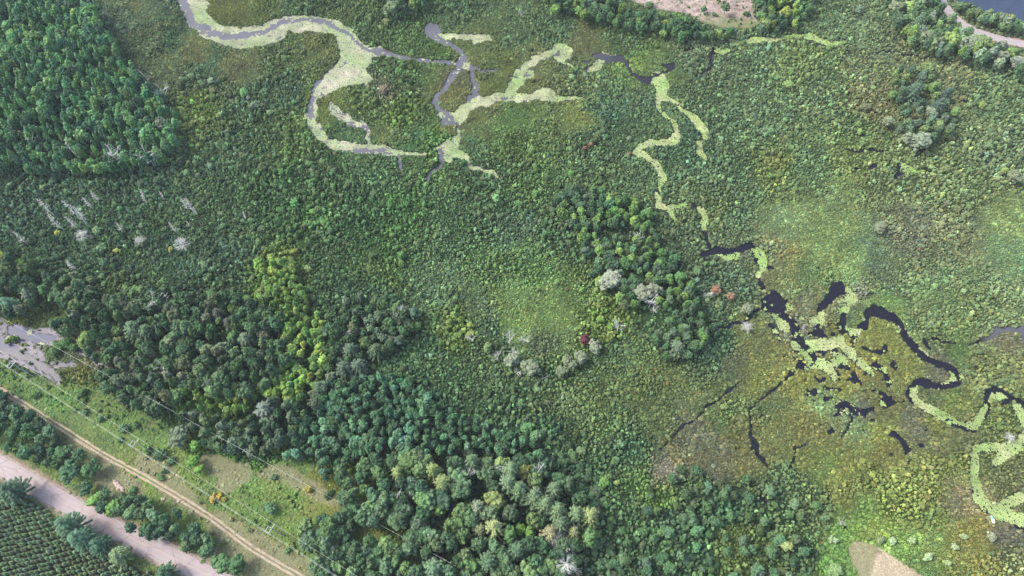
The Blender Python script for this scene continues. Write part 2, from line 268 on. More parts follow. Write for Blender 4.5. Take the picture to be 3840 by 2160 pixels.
tile(1, 1, [(200,200,(74,112,70),1.6),(400,150,(76,118,64),1.6),(800,400,(80,112,74),1.6),(1100,150,(80,112,74),1.6),(1300,300,(78,108,78),1.5),(1400,600,(92,128,72),1.5),(1100,580,(90,124,74),1.6),(1330,950,(124,158,86),.9),(1400,900,(120,152,84),.9),(1450,980,(118,150,84),.95),(1260,880,(110,140,80),1.1),(1560,930,(114,146,80),.95),(1640,960,(108,136,78),1.1),(1500,860,(106,134,76),1.2),(1700,800,(96,128,70),1.4),(750,720,(98,130,90),1.2),(1000,870,(84,110,76),1.3),
  (1100,1000,(82,108,76),1.4),(900,1040,(106,136,64),1.8),(700,660,(90,118,80),1.4),(300,620,(92,124,72),1.6),(400,400,(82,118,66),1.6),(600,1250,(74,108,72),1.6),(200,800,(74,104,74),1.5),(800,1350,(80,112,72),1.6),(2100,1250,(84,112,74),1.5),(2300,1400,(94,116,68),1.5),(1950,1000,(106,136,60),1.9),(1500,1080,(88,108,78),1.4),
  (1500,1350,(84,114,74),1.6),(1150,1230,(84,112,74),1.6),(1700,300,(76,106,72),1.7),(2450,900,(82,116,76),1.8),(2400,250,(88,114,80),1.7),(1900,700,(96,120,66),1.5)])
tile(2, 1, [(200,150,(98,122,78),1.6),(450,100,(88,118,80),1.7),(800,300,(116,146,96),1.1),(1050,400,(128,160,106),1.0),(1300,540,(122,158,108),.9),(1150,480,(124,152,100),1.0),(700,420,(108,122,84),1.3),(850,520,(112,120,72),1.3),(1000,600,(92,120,76),1.4),(850,680,(110,132,84),1.4),(1100,650,(104,132,80),1.4),(1480,480,(88,112,82),1.4),(1550,650,(88,110,80),1.5),
  (1500,850,(116,156,98),1.0),(1350,760,(112,116,92),1.3),(900,850,(122,126,92),1.2),(1150,850,(112,122,82),1.3),(1280,900,(92,114,76),1.2),(1700,300,(104,118,90),1.5),(1900,500,(106,122,84),1.5),(2100,350,(106,122,86),1.5),(2450,180,(124,150,100),1.0),(2500,500,(108,142,96),1.2),(2200,800,(104,130,84),1.5),(1900,650,(98,128,84),1.4),(2400,900,(106,130,86),1.6),
  (1800,950,(102,128,84),1.5),(2000,1100,(96,120,74),1.5),(2400,1100,(104,112,86),1.2),(2300,1300,(108,126,78),1.5),(2050,1200,(84,112,64),1.2),(1950,1320,(104,104,82),1.1),(1500,1100,(126,130,64),1.1),(1450,1000,(118,130,66),1.1),(1650,1250,(128,134,68),1.0),(1250,1200,(120,122,66),1.2),(1300,1350,(136,130,62),1.0),(1150,1050,(110,122,66),1.2),
  (900,1380,(128,130,58),1.1),(700,1250,(104,112,64),1.2),(500,1100,(96,112,68),1.2),(450,1300,(86,100,72),1.3),(600,1400,(112,118,60),1.2),(300,1150,(72,104,74),1.8),(250,700,(80,108,82),1.7),(550,500,(100,116,84),1.5),(450,700,(88,114,84),1.7),(620,660,(106,112,70),1.2),(100,350,(90,112,78),1.7),(1000,880,(112,118,82),1.2),(830,1040,(100,110,88),1.2)])
tile(0, 2, [(300,200,(106,134,82),1.0),(450,290,(112,138,84),1.0),(600,330,(108,136,80),1.0),(720,430,(110,136,80),1.1),(850,300,(114,152,80),1.0),(1050,310,(108,150,76),1.0),(1150,380,(104,142,74),1.0),(250,60,(92,126,72),1.2),(120,80,(70,110,60),1.6),(500,120,(84,130,66),1.7),(700,200,(88,124,64),1.6),(900,200,(74,106,62),1.8),(1150,290,(72,102,62),1.8),(1500,560,(112,140,68),1.4),(1400,600,(124,150,70),1.2),(1650,760,(108,138,68),1.3),(1800,700,(86,128,66),1.5),(1800,500,(92,132,66),1.6),(2050,850,(118,148,66),1.3),(2200,800,(108,148,64),1.4),(1600,870,(96,124,64),1.5),(1900,950,(96,136,66),1.4),
  (2500,920,(126,130,56),1.2),(2330,800,(134,134,66),1.1),(2150,1100,(116,142,66),1.3),(2350,1250,(112,138,68),1.3),(1000,560,(134,150,84),1.2),(1900,1100,(112,132,66),1.3),(2500,400,(74,104,74),1.7),(2250,600,(96,132,70),1.5)])
tile(1, 2, [(1700,100,(82,106,68),1.5),(2000,300,(84,110,68),1.5),(1950,120,(88,110,66),1.4),(600,150,(66,102,76),2.0),(1200,200,(74,106,70),1.7),(1500,400,(66,98,66),1.8),(1200,520,(64,92,62),1.6),(700,520,(66,94,66),1.6),(2300,700,(86,122,68),1.7),(2200,950,(74,106,68),1.8),(2350,300,(88,108,66),1.4),(2500,550,(104,104,72),1.3),(2450,640,(136,126,112),1.2),(2100,1300,(72,102,70),1.9),(2450,1000,(66,98,72),2.0),(2400,880,(92,128,56),1.5),(1750,800,(62,94,66),1.9),(2200,500,(72,106,74),1.8)])
tile(2, 2, [(300,250,(88,110,66),1.4),(600,250,(90,110,66),1.4),(700,100,(92,108,68),1.3),(900,250,(108,116,66),1.3),(700,400,(114,118,70),1.2),(450,500,(112,112,70),1.2),(150,400,(102,106,82),1.2),(200,560,(108,108,82),1.2),(450,380,(104,112,68),1.3),(1050,100,(130,164,118),.9),(1150,130,(124,150,112),.9),(1000,350,(104,112,66),1.2),(1200,50,(132,136,60),1.0),(1320,350,(124,152,112),.9),(1280,160,(126,152,116),.9),
  (1500,350,(134,142,64),1.1),(1400,100,(112,114,66),1.1),(1350,180,(96,96,84),1.1),(1700,250,(104,106,84),1.1),(1780,320,(100,100,80),1.1),(1600,180,(110,112,66),1.1),(1900,270,(112,118,62),1.2),(2000,150,(100,120,64),1.3),(1900,90,(92,108,70),1.3),(2100,370,(92,104,68),1.2),(2350,300,(96,116,66),1.5),(2300,600,(88,104,62),1.4),(2450,750,(92,104,66),1.4),(1550,480,(110,118,64),1.2),
  (1200,640,(126,130,64),1.0),(1100,620,(100,124,62),1.2),(1000,550,(104,122,66),1.3),(1400,700,(112,132,66),1.5),(1800,700,(116,134,66),1.5),(1600,900,(114,136,62),1.6),(2050,600,(102,120,62),1.5),(1250,870,(116,126,64),1.3),(1350,980,(98,132,66),1.2),(1300,1050,(112,148,62),1.1),(1450,1120,(120,146,62),1.2),(1150,1350,(116,166,68),1.4),(1200,1150,(110,150,70),1.3),
  (1600,1290,(116,160,66),1.1),(1800,1390,(100,134,72),1.0),(1900,1280,(112,136,70),1.2),(2200,1100,(134,132,62),1.1),(2250,1280,(132,132,66),1.2),(2100,1400,(126,134,68),1.2),(2200,880,(146,132,92),1.0),(2120,860,(112,108,82),1.1),(2480,1150,(112,110,92),1.4),(2500,1300,(112,128,84),1.7),(1900,950,(102,124,62),1.5),(1000,900,(88,112,72),1.6),(800,780,(84,112,74),1.6),
  (700,1000,(74,104,68),1.9),(300,950,(64,104,76),2.0),(100,800,(76,108,70),1.9),(400,1200,(92,114,60),1.5),(600,1250,(86,112,62),1.8),(900,1300,(72,98,66),1.9),(850,1080,(78,106,66),1.8),(100,1300,(66,100,70),2.0),(2300,1400,(128,138,70),1.4)])
V = np.array(V, float)
_m = (V[:, 3] > 146) & (V[:, 4] > 94); V[_m, 2:5] *= (.95, .95, .86)
V[:, 2] = np.where(V[:, 2] > V[:, 3] * .94, V[:, 2] * .94, V[:, 2])
_l = V[:, 2:5] @ np.array([.3, .59, .11]); V[:, 2:5] *= ((_l / 106) ** -.30)[:, None]
def cover(cx, cy):
    """colour (0..255 as seen) and clump size by smooth interpolation of the survey"""
    cx = np.asarray(cx, float); cy = np.asarray(cy, float)
    out = np.empty((len(cx), 4))
    for i in range(0, len(cx), 8000):
        a, b = cx[i:i + 8000, None], cy[i:i + 8000, None]
        d2 = ((a - V[None, :, 0]) ** 2 + (b - V[None, :, 1]) ** 2) / 1e4 + .12
        w = d2 ** -2.2
        w /= w.sum(1, keepdims=True)
        out[i:i + 8000] = w @ V[:, 2:6]
    return out

# ------------------------------------------------------------------ materials
def mat(name):
    m = bpy.data.materials.new(name); m.use_nodes = True
    nt = m.node_tree; b = nt.nodes["Principled BSDF"]
    b.inputs["Specular IOR Level"].default_value = 0.2
    return m, nt, b
def noise_mix(nt, src, scale, lo, hi, coord="Object", detail=3):
    tc = nt.nodes.new("ShaderNodeTexCoord"); n = nt.nodes.new("ShaderNodeTexNoise"); n.inputs["Scale"].default_value = scale; n.inputs["Detail"].default_value = detail
    nt.links.new(tc.outputs[coord], n.inputs["Vector"])
    mr = nt.nodes.new("ShaderNodeMapRange"); mr.inputs[1].default_value = .3; mr.inputs[2].default_value = .7; mr.inputs[3].default_value = lo; mr.inputs[4].default_value = hi
    nt.links.new(n.outputs["Fac"], mr.inputs[0])
    mx = nt.nodes.new("ShaderNodeVectorMath"); mx.operation = 'SCALE'
    nt.links.new(src, mx.inputs[0]); nt.links.new(mr.outputs[0], mx.inputs["Scale"])
    return mx.outputs[0]
def leaf_mat(name, kind):
    m, nt, b = mat(name)
    if kind == 'inst':
        a = nt.nodes.new("ShaderNodeAttribute"); a.attribute_type = 'INSTANCER'; a.attribute_name = 'tint'; src = a.outputs["Color"]
    else:
        a = nt.nodes.new("ShaderNodeObjectInfo"); src = a.outputs["Color"]
    out = noise_mix(nt, src, 3.0, .58, 1.42, detail=5)
    nt.links.new(out, b.inputs["Base Color"]); b.inputs["Roughness"].default_value = .75
    b.inputs["Specular IOR Level"].default_value = .12
    return m
M_LEAF_I = leaf_mat("leaves_scattered", 'inst')
M_LEAF_O = leaf_mat("leaves", 'obj')
def plain(name, col, rough=.8, nscale=2.0, lo=.8, hi=1.2, spec=.2, coord="Object"):
    m, nt, b = mat(name)
    c = nt.nodes.new("ShaderNodeRGB"); c.outputs[0].default_value = (*col, 1)
    nt.links.new(noise_mix(nt, c.outputs[0], nscale, lo, hi, coord), b.inputs["Base Color"])
    b.inputs["Roughness"].default_value = rough; b.inputs["Specular IOR Level"].default_value = spec
    return m
M_BARK = plain("bark", (.13, .115, .10), nscale=6)
M_PALE_BARK = plain("birch_bark", (.42, .41, .38), nscale=6)
M_DEAD = plain("dead_wood", (.42, .43, .40), nscale=5)
M_POLE = plain("weathered_pole", (.36, .38, .36), nscale=5)
M_WIRE = plain("aluminium_wire", (.60, .64, .58), rough=.5, nscale=3, lo=.95, hi=1.05, spec=.5)
M_INS = plain("glass_insulator", (.45, .5, .5), rough=.3, spec=.5)
M_ROCK = plain("pink_rock", (.42, .32, .28), nscale=3)

# ------------------------------------------------------------------ mesh helpers
def mesh_from(name, verts, faces, mats, fmat=None):
    me = bpy.data.meshes.new(name)
    me.from_pydata([tuple(v) for v in verts], [], [tuple(f) for f in faces])
    for m in mats: me.materials.append(m)
    if fmat is not None: me.polygons.foreach_set("material_index", np.asarray(fmat, np.int32))
    me.update()
    return me
def ico(sub):
    bm = bmesh.new(); bmesh.ops.create_icosphere(bm, subdivisions=sub, radius=1.0)
    v = np.array([x.co[:] for x in bm.verts]); f = np.array([[q.index for q in x.verts] for x in bm.faces]); bm.free()
    return v, f
I1, I2, I3 = ico(1), ico(2), ico(3)
class MB:
    def __init__(s): s.v = []; s.f = []; s.m = []; s.n = 0
    def add(s, v, f, m=0):
        s.v.append(np.asarray(v, float)); s.f += [tuple(int(i) + s.n for i in q) for q in f]; s.m += [m] * len(f); s.n += len(v)
    def blob(s, c, r, R, jag=.25, base=I2, flat=1.0, m=0):
        v, f = base
        v = v * (1 + (R.random((len(v), 1)) - .5) * 2 * jag) * np.asarray(r) * (1, 1, flat)
        s.add(v + np.asarray(c), f, m)
    def leaf(s, c, n, size, R, m=0):
        n = np.asarray(n, float); n = n + R.normal(0, .45, 3); n /= np.linalg.norm(n)
        a = np.cross(n, R.normal(0, 1, 3)); a /= np.linalg.norm(a); b = np.cross(n, a)
        s.add([c - a * size, c - b * size * .6, c + a * size, c + b * size * .6], [(0, 1, 2, 3)], m)
    def rod(s, p, q, r0, r1, k=5, m=0):
        p = np.asarray(p, float); q = np.asarray(q, float); d = q - p; L = np.linalg.norm(d) + 1e-9; d /= L
        a = np.cross(d, (0, 0, 1.0)) if abs(d[2]) < .9 else np.cross(d, (1.0, 0, 0)); a /= np.linalg.norm(a); b = np.cross(d, a)
        t = np.arange(k) * 2 * math.pi / k
        ring = np.cos(t)[:, None] * a + np.sin(t)[:, None] * b
        v = np.vstack([p + ring * r0, q + ring * r1])
        f = [(i, (i + 1) % k, k + (i + 1) % k, k + i) for i in range(k)] + [tuple(range(k, 2 * k)), tuple(range(k))[::-1]]
        s.add(v, f, m)
    def box(s, c, sz, ang=0, m=0):
        x, y, z = np.asarray(sz) / 2; v = np.array([(i * x, j * y, k * z) for i in (-1, 1) for j in (-1, 1) for k in (-1, 1)])
        ca, sa = math.cos(ang), math.sin(ang); v = np.column_stack([v[:, 0] * ca - v[:, 1] * sa, v[:, 0] * sa + v[:, 1] * ca, v[:, 2]])
        s.add(v + np.asarray(c), [(0, 1, 3, 2), (4, 6, 7, 5), (0, 4, 5, 1), (2, 3, 7, 6), (0, 2, 6, 4), (1, 5, 7, 3)], m)
    def mesh(s, name, mats): return mesh_from(name, np.vstack(s.v), s.f, mats, s.m)

def fib(n, lo=-0.3):
    i = np.arange(n) + .5; z = 1 - (1 - lo) * i / n; a = i * 2.399963
    r = np.sqrt(np.clip(1 - z * z, 0, 1)); return np.column_stack([r * np.cos(a), r * np.sin(a), z])

def shrub_mesh(name, seed, mats, leafy=26):       # unit: radius 1, height ~1
    R = np.random.default_rng(seed); b = MB()
    n = R.integers(6, 10)
    for i in range(n):
        a = R.random() * 6.28; d = .62 * math.sqrt(R.random()) if i else 0
        r = .30 + .24 * R.random()
        b.blob((math.cos(a) * d, math.sin(a) * d, .34 + .5 * R.random() * (1 - d)), r, R, .36, I2, 1.05)
    for k in range(leafy):
        dd = R.normal(0, 1, 3); dd[2] = abs(dd[2]); dd /= np.linalg.norm(dd)
        b.leaf(dd * (.78, .78, .8) + (0, 0, .15), dd, .12 + .08 * R.random(), R)
    return b.mesh(name, mats)
def tuft_mesh(name, seed, mats):                  # sedge tuft: low mound of blades
    R = np.random.default_rng(seed); b = MB()
    b.blob((0, 0, .12), (.8, .8, .42), R, .22, I2)
    for k in range(34):
        a = R.random() * 6.28; d = .75 * math.sqrt(R.random()); c = np.array([math.cos(a) * d, math.sin(a) * d, .25])
        lean = np.array([math.cos(a) * .35, math.sin(a) * .35, .5 + .3 * R.random()]) * (.8 + .4 * R.random())
        s = np.array([-math.sin(a), math.cos(a), 0]) * .09
        b.add([c - s, c + s, c + lean], [(0, 1, 2)])
    return b.mesh(name, mats)
def crown_mesh(name, seed, mats, tall=1.25, n=46, lobe=.245, leaves=800, shape=0.0):   # unit radius 1, base z=0, top = 2*tall
    R = np.random.default_rng(seed); b = MB()
    ph = R.random(4) * 6.28; ex = R.uniform(.86, 1.14)
    b.blob((0, 0, tall * .85), (.42, .42, .5 * tall), R, .2, I2)
    for d in fib(n, -.5):
        az = math.atan2(d[1], d[0]); wob_ = 1 + .17 * math.sin(2 * az + ph[0]) + .13 * math.sin(3 * az + ph[1] + 2 * d[2]) + .10 * math.sin(5 * az + ph[2])
        d = np.array([d[0] * wob_ * ex, d[1] * wob_ / ex, d[2]])
        w = 1 - shape * max(0, d[2])
        j = .52 + .42 * R.random()
        c = np.array([d[0] * j * w, d[1] * j * w, tall + d[2] * tall * (j + .08)])
        c += R.normal(0, .05, 3)
        r = lobe * (.65 + .8 * R.random())
        b.blob(c, r, R, .34, I2, .9)
        for q in range(leaves // n):
            e = R.normal(0, 1, 3); e[2] = e[2] * .6 + .5; e /= np.linalg.norm(e)
            b.leaf(c + e * r * (.95 + .3 * R.random()), e, .045 + .045 * R.random(), R)
    return b.mesh(name, mats)
def trunk_mesh(name, seed, mat_, limbs=5):        # unit height 1
    R = np.random.default_rng(seed); b = MB()
    p = np.array([0, 0, -.02]); r = .022
    for i in range(5):
        q = np.array([R.normal(0, .008), R.normal(0, .008), (i + 1) * .18]); r2 = r * .82
        b.rod(p, q, r, r2, 7); p, r = q, r2
        if i >= 2:
            for k in range(limbs // 2):
                a = R.random() * 6.28; L = .16 + .1 * R.random()
                b.rod(q, q + (math.cos(a) * L, math.sin(a) * L, L * .9), r * .55, r * .15, 5)
    return b.mesh(name, [mat_])
def pine_mesh(name, seed, mats, tiers=9, per=10):  # unit radius 1, height ~ 2.6 (crown only, base z=0)
    R = np.random.default_rng(seed); b = MB(); H = 2.6
    for t in range(tiers):
        f = t / (tiers - 1); z = .15 + f * (H - .35); rad = (1 - f) ** .75 * .95 + .13
        for k in range(per if f < .8 else 6):
            a = 6.283 * (k + R.random() * .6) / per + t * .7; L = rad * (.75 + .35 * R.random())
            u = np.array([math.cos(a), math.sin(a), 0]); sd = np.array([-u[1], u[0], 0])
            m = max(2, int(L * 5))
            for i in range(1, m + 1):
                g = i / m; c = u * L * g + (0, 0, z + .22 * L * g)
                wd = .10 + .05 * (1 - g)
                v, fc = I1
                v = v * (1 + (R.random((12, 1)) - .5) * .5)
                v = v[:, :1] * u * .15 + v[:, 1:2] * sd * wd + v[:, 2:3] * np.array([0, 0, .055])
                b.add(v + c, fc)
                for q in range(2):
                    sg = 1 if q else -1; e = u * .75 + sd * sg * .65; e = e / np.linalg.norm(e)
                    w = np.cross(e, (0, 0, 1)) * .035
                    b.add([c - w, c + w, c + e * (.24 - .05 * g) + (0, 0, .04)], [(0, 1, 2)])
    b.rod((0, 0, 0), (0, 0, H - .2), .045, .015, 6, 1)
    return b.mesh(name, mats)
def young_pine_mesh(name, seed, mats):             # unit radius 1, z 0..~3.2; trunk included as material 1
    R = np.random.default_rng(seed); b = MB()
    b.rod((0, 0, -.6), (0, 0, 2.4), .07, .03, 5, 1)
    for t, (z, r, k) in enumerate(((.5, .74, 8), (1.1, .66, 7), (1.7, .50, 6), (2.2, .32, 4), (2.65, .12, 1))):
        for i in range(k):
            a = 6.283 * i / k + R.random() * .7
            b.blob((math.cos(a) * r * .75, math.sin(a) * r * .75, z + R.normal(0, .06)), .30 - .02 * t, R, .35, I2 if t > 1 else I1, .75)
            u = np.array([math.cos(a), math.sin(a), .25])
            for q in range(4):
                e = u + R.normal(0, .3, 3); w = np.cross(e, (0, 0, 1)) * .05
                c = np.array([math.cos(a) * r, math.sin(a) * r, z])
                b.add([c - w, c + w, c + e * .32], [(0, 1, 2)])
    b.blob((0, 0, 1.3), (.45, .45, 1.0), R, .15, I2)
    return b.mesh(name, mats)
def snag_mesh(name, seed, mat_, style):            # unit height 1
    R = np.random.default_rng(seed); b = MB()
    top = np.array([R.normal(0, .02), R.normal(0, .02), 1.0])
    mid = top * .5 + (R.normal(0, .012), R.normal(0, .012), 0)
    b.rod((0, 0, -.02), mid, .017, .011, 6); b.rod(mid, top, .011, .003, 5)
    if style == 'fine':
        for k in range(50):
            z = .30 + .68 * R.random(); a = R.random() * 6.28; L = (.085 * (1.12 - z) + .03) * (.6 + .7 * R.random())
            p = mid * (z / .5) if z < .5 else mid + (top - mid) * ((z - .5) / .5)
            q = p + (math.cos(a) * L, math.sin(a) * L, L * R.uniform(-.25, .35)); b.rod(p, q, .0055, .0015, 3)
            h = p + (q - p) * .6
            for s_ in (-1, 1):
                b.rod(h, h + (math.cos(a + s_ * .8) * L * .4, math.sin(a + s_ * .8) * L * .4, .01), .003, .001, 3)
    elif style == 'star':
        for k in range(90):
            z = .35 + .62 * R.random(); a = R.random() * 6.28; L = (.34 * (1.1 - z) + .12) * (.7 + .6 * R.random())
            p = mid * (z / .5) if z < .5 else mid + (top - mid) * ((z - .5) / .5)
            q = p + (math.cos(a) * L, math.sin(a) * L, L * .25); b.rod(p, q, .006, .002, 3)
            h = p + (q - p) * .55
            for s_ in (-1, 1):
                b.rod(h, h + (math.cos(a + s_ * .5) * L * .4, math.sin(a + s_ * .5) * L * .4, .03), .004, .0015, 3)
    else:                                           # forking
        for k in range(9):
            z = .40 + .5 * R.random(); a = R.random() * 6.28; L = .22 + .18 * R.random()
            p = mid + (top - mid) * max(0, (z - .5) / .5) if z > .5 else mid * (z / .5)
            q = p + (math.cos(a) * L * .75, math.sin(a) * L * .75, L * .75); b.rod(p, q, .009, .004, 4)
            for j in range(6):
                h = p + (q - p) * (.35 + .6 * R.random()); a2 = a + R.normal(0, .8); l2 = L * .55
                e = h + (math.cos(a2) * l2 * .7, math.sin(a2) * l2 * .7, l2 * .6); b.rod(h, e, .004, .0015, 3)
                h2 = h + (e - h) * .5; b.rod(h2, h2 + R.normal(0, .05, 3), .003, .001, 3)
    return b.mesh(name, [mat_])

def variants(prefix, fn, n):
    """hidden library collection used only by the scattered 'stuff'"""
    c = bpy.data.collections.new(prefix)
    for i in range(n):
        o = bpy.data.objects.new("%s_%02d" % (prefix, i), fn(i)); c.objects.link(o)
    return c

def scatter(name, coll, nv, x, y, z, scl, tint, label, cat, R, tilt=.08):
    n = len(x)
    me = bpy.data.meshes.new(name); me.vertices.add(n)
    me.vertices.foreach_set("co", np.column_stack([x, y, z]).astype(np.float32).ravel())
    def attr(nm, typ, data, key):
        a = me.attributes.new(nm, typ, 'POINT'); a.data.foreach_set(key, np.ascontiguousarray(data).ravel())
    attr('scl', 'FLOAT_VECTOR', scl.astype(np.float32), 'vector')
    attr('rot', 'FLOAT_VECTOR', np.column_stack([R.normal(0, tilt, n), R.normal(0, tilt, n), R.random(n) * 6.283]).astype(np.float32), 'vector')
    attr('idx', 'INT', R.integers(0, nv, n).astype(np.int32), 'value')
    attr('tint', 'FLOAT_COLOR', np.column_stack([tint, np.ones(n)]).astype(np.float32), 'color')
    me.update()
    o = bpy.data.objects.new(name, me); ROOT.objects.link(o)
    ng = bpy.data.node_groups.new(name, 'GeometryNodeTree')
    ng.interface.new_socket("Geometry", in_out='INPUT', socket_type='NodeSocketGeometry'); ng.interface.new_socket("Geometry", in_out='OUTPUT', socket_type='NodeSocketGeometry')
    N = ng.nodes; L = ng.links
    gi = N.new('NodeGroupInput'); go = N.new('NodeGroupOutput'); ip = N.new('GeometryNodeInstanceOnPoints')
    ci = N.new('GeometryNodeCollectionInfo'); ci.inputs['Collection'].default_value = coll; ci.inputs['Separate Children'].default_value = True; ci.inputs['Reset Children'].default_value = True
    def na(nm, t):
        q = N.new('GeometryNodeInputNamedAttribute'); q.data_type = t; q.inputs['Name'].default_value = nm
        return q.outputs['Attribute']
    L.new(gi.outputs[0], ip.inputs['Points']); L.new(ci.outputs[0], ip.inputs['Instance']); ip.inputs['Pick Instance'].default_value = True
    L.new(na('idx', 'INT'), ip.inputs['Instance Index']); L.new(na('rot', 'FLOAT_VECTOR'), ip.inputs['Rotation']); L.new(na('scl', 'FLOAT_VECTOR'), ip.inputs['Scale'])
    L.new(ip.outputs[0], go.inputs[0])
    md = o.modifiers.new("scatter", 'NODES'); md.node_group = ng
    o["kind"] = "stuff"; o["label"] = label; o["category"] = cat
    return o

# ------------------------------------------------------------------ thin summer haze
hv = np.array([(i, j, k) for i in (-7000, 7000) for j in (-7000, 7000) for k in (-3, 330)], float)
hm, nt, b = mat("haze"); nt.nodes.remove(b); pv = nt.nodes.new("ShaderNodeVolumePrincipled"); pv.inputs["Density"].default_value = .000065; pv.inputs["Color"].default_value = (.80, .90, 1.0, 1)
nt.links.new(pv.outputs[0], nt.nodes["Material Output"].inputs["Volume"])
ho = bpy.data.objects.new("haze", mesh_from("haze", hv, [(0, 1, 3, 2), (4, 6, 7, 5), (0, 4, 5, 1), (2, 3, 7, 6), (0, 2, 6, 4), (1, 5, 7, 3)], [hm])); ROOT.objects.link(ho); ho["kind"] = "stuff"; ho["label"] = "thin pale haze in the air over the marsh"; ho["category"] = "haze"

# ------------------------------------------------------------------ ground
GZ = 0.15
fine_x = np.arange(-380, 380.1, .75); fine_y = np.arange(10, 425, .75)
ox = np.array([25, 60, 120, 240, 480, 1000, 2500, 6000.0])
xs = np.concatenate([fine_x[0] - ox[::-1], fine_x, fine_x[-1] + ox]); ys = np.concatenate([fine_y[0] - ox[::-1], fine_y, fine_y[-1] + ox])
GX, GY = np.meshgrid(xs, ys); gx, gy = GX.ravel(), GY.ravel()
CX, CY, _d = survey(gx, np.maximum(gy, -150)); CX = np.clip(CX, -850, 8650); CY = np.clip(CY, -380, 4850)
WB = blur(WAT, 2)
wv = look(WB, CX + 20 * (vnoise(gx, gy, 2.2, 5) - .5) + 26 * (vnoise(gx, gy, 6, 7) - .5), CY + 20 * (vnoise(gx, gy, 2.2, 6) - .5) + 26 * (vnoise(gx, gy, 6, 8) - .5))
inn = (np.abs(gx) < 380) & (gy > 10) & (gy < 425)
wv = np.where(inn, wv, 0)
t = np.clip((wv - .2) / .6, 0, 1); t = t * t * (3 - 2 * t)
gz = GZ - 1.1 * t
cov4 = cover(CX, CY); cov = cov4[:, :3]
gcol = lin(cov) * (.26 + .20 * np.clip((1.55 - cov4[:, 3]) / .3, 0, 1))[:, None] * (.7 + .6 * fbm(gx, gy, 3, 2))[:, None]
def mix(mask, col, amt=1.0):
    global gcol
    k = np.clip(mask, 0, 1)[:, None] * amt
    gcol = gcol * (1 - k) + np.asarray(col) * k
st = look(STM, CX, CY); dry = look(DRY, CX, CY)
nz = fbm(gx, gy, 6, 11); nf = fbm(gx, gy, 1.6, 12)
grass = lin(np.array([104, 138, 66])) * .62; grass2 = lin(np.array([120, 130, 76])) * .62
grass, grass2 = grass * 1.25, grass2 * 1.15
g = grass[None] * (1 - nz[:, None]) + grass2[None] * nz[:, None]
gcol = np.where((st > .5)[:, None], .5 * gcol / .5 * .35 + g * .65, gcol)
dk = np.clip(dry * 1.2 + (nz - .5) * .9, 0, 1) * st * .7
gcol = gcol * (1 - dk[:, None]) + (lin(np.array([148, 142, 116])) * .56 * (.75 + .5 * nf[:, None])) * dk[:, None]
vg = look(blur(VERGE, 3), CX, CY); vn = np.clip(vg * 1.3 * (.55 + .9 * nf), 0, 1)
gcol = gcol * (1 - vn[:, None]) + (lin(np.array([150, 138, 116])) * .58 * (.75 + .5 * nz[:, None])) * vn[:, None]
mud = look(blur(MUDM, 3), CX + 30 * (nf - .5), CY + 30 * (nf - .5)) * np.clip(.5 + nf, 0, 1)
gcol = gcol * (1 - mud[:, None]) + (lin(np.array([158, 152, 158])) * .62 * (.8 + .4 * nz[:, None])) * mud[:, None]
cl = look(blur(CLM, 2), CX, CY)
cc = lin(np.array([172, 156, 146]))[None] * .60 * (.45 + 1.1 * nf[:, None]) * np.where(fbm(gx, gy, 2.2, 31) > .60, .62, 1.0)[:, None] * (.75 + .5 * fbm(gx, gy, 14, 33))[:, None]; cg = lin(np.array([132, 138, 100]))[None] * .62 * np.ones_like(cc)
edge = np.clip((CY - 95 - (CX - 5200) * .07) / 60 + (fbm(gx, gy, 9, 20) - .5) * 2.0, 0, 1)[:, None]
gcol = gcol * (1 - cl[:, None]) + (cc * (1 - edge) + cg * edge) * cl[:, None]
fl = look(blur(FLM, 2), CX, CY)
ra = np.clip((CX - (6640 - (CY - 4180) * .18)) / 14, 0, 1)[:, None]; pt = np.exp(-((CX - (6632 - (CY - 4180) * .24)) / 24) ** 2)[:, None]
fa = lin(np.array([152, 149, 114]))[None]; fb = lin(np.array([186, 172, 144]))[None]; fc_ = lin(np.array([206, 192, 166]))[None]
rut = .86 + .28 * (fbm(gx + gy * .6, (gy - gx * .6) * .25, 1.2, 9)[:, None])
ff = (fa * (1 - ra) + fb * ra) * (1 - pt * .8) + fc_ * pt * .8
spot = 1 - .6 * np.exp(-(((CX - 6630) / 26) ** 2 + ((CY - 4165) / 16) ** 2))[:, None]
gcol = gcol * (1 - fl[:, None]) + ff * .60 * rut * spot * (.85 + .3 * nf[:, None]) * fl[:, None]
fr = look(blur(FRM, 2), CX, CY)
gcol = gcol * (1 - fr[:, None]) + (lin(np.array([176, 146, 122]))[None] * .62 * (.8 + .4 * nf[:, None])) * fr[:, None]
gcol = np.where(((wv > .12) & (wv < .36))[:, None], gcol * .45 + np.array([.02, .018, .014]), gcol)
gcol = np.where((wv > .35)[:, None], np.array([.035, .036, .04]) * (1 + 0 * gcol), gcol)
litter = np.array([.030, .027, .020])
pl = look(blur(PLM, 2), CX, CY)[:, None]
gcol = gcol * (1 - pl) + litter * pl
far = ~inn
gcol[far] = lin(np.array([80, 108, 72])) * .5
nx, ny = len(xs), len(ys)
me = bpy.data.meshes.new("ground"); me.vertices.add(nx * ny); me.vertices.foreach_set("co", np.column_stack([gx, gy, gz]).astype(np.float32).ravel())
I = (np.arange(ny - 1)[:, None] * nx + np.arange(nx - 1)[None]).ravel()
F = np.column_stack([I, I + 1, I + nx + 1, I + nx]).astype(np.int32)
me.loops.add(F.size); me.loops.foreach_set("vertex_index", F.ravel()); me.polygons.add(len(F)); me.polygons.foreach_set("loop_start", np.arange(len(F), dtype=np.int32) * 4)
me.polygons.foreach_set("use_smooth", np.ones(len(F), bool))
me.update(calc_edges=True)
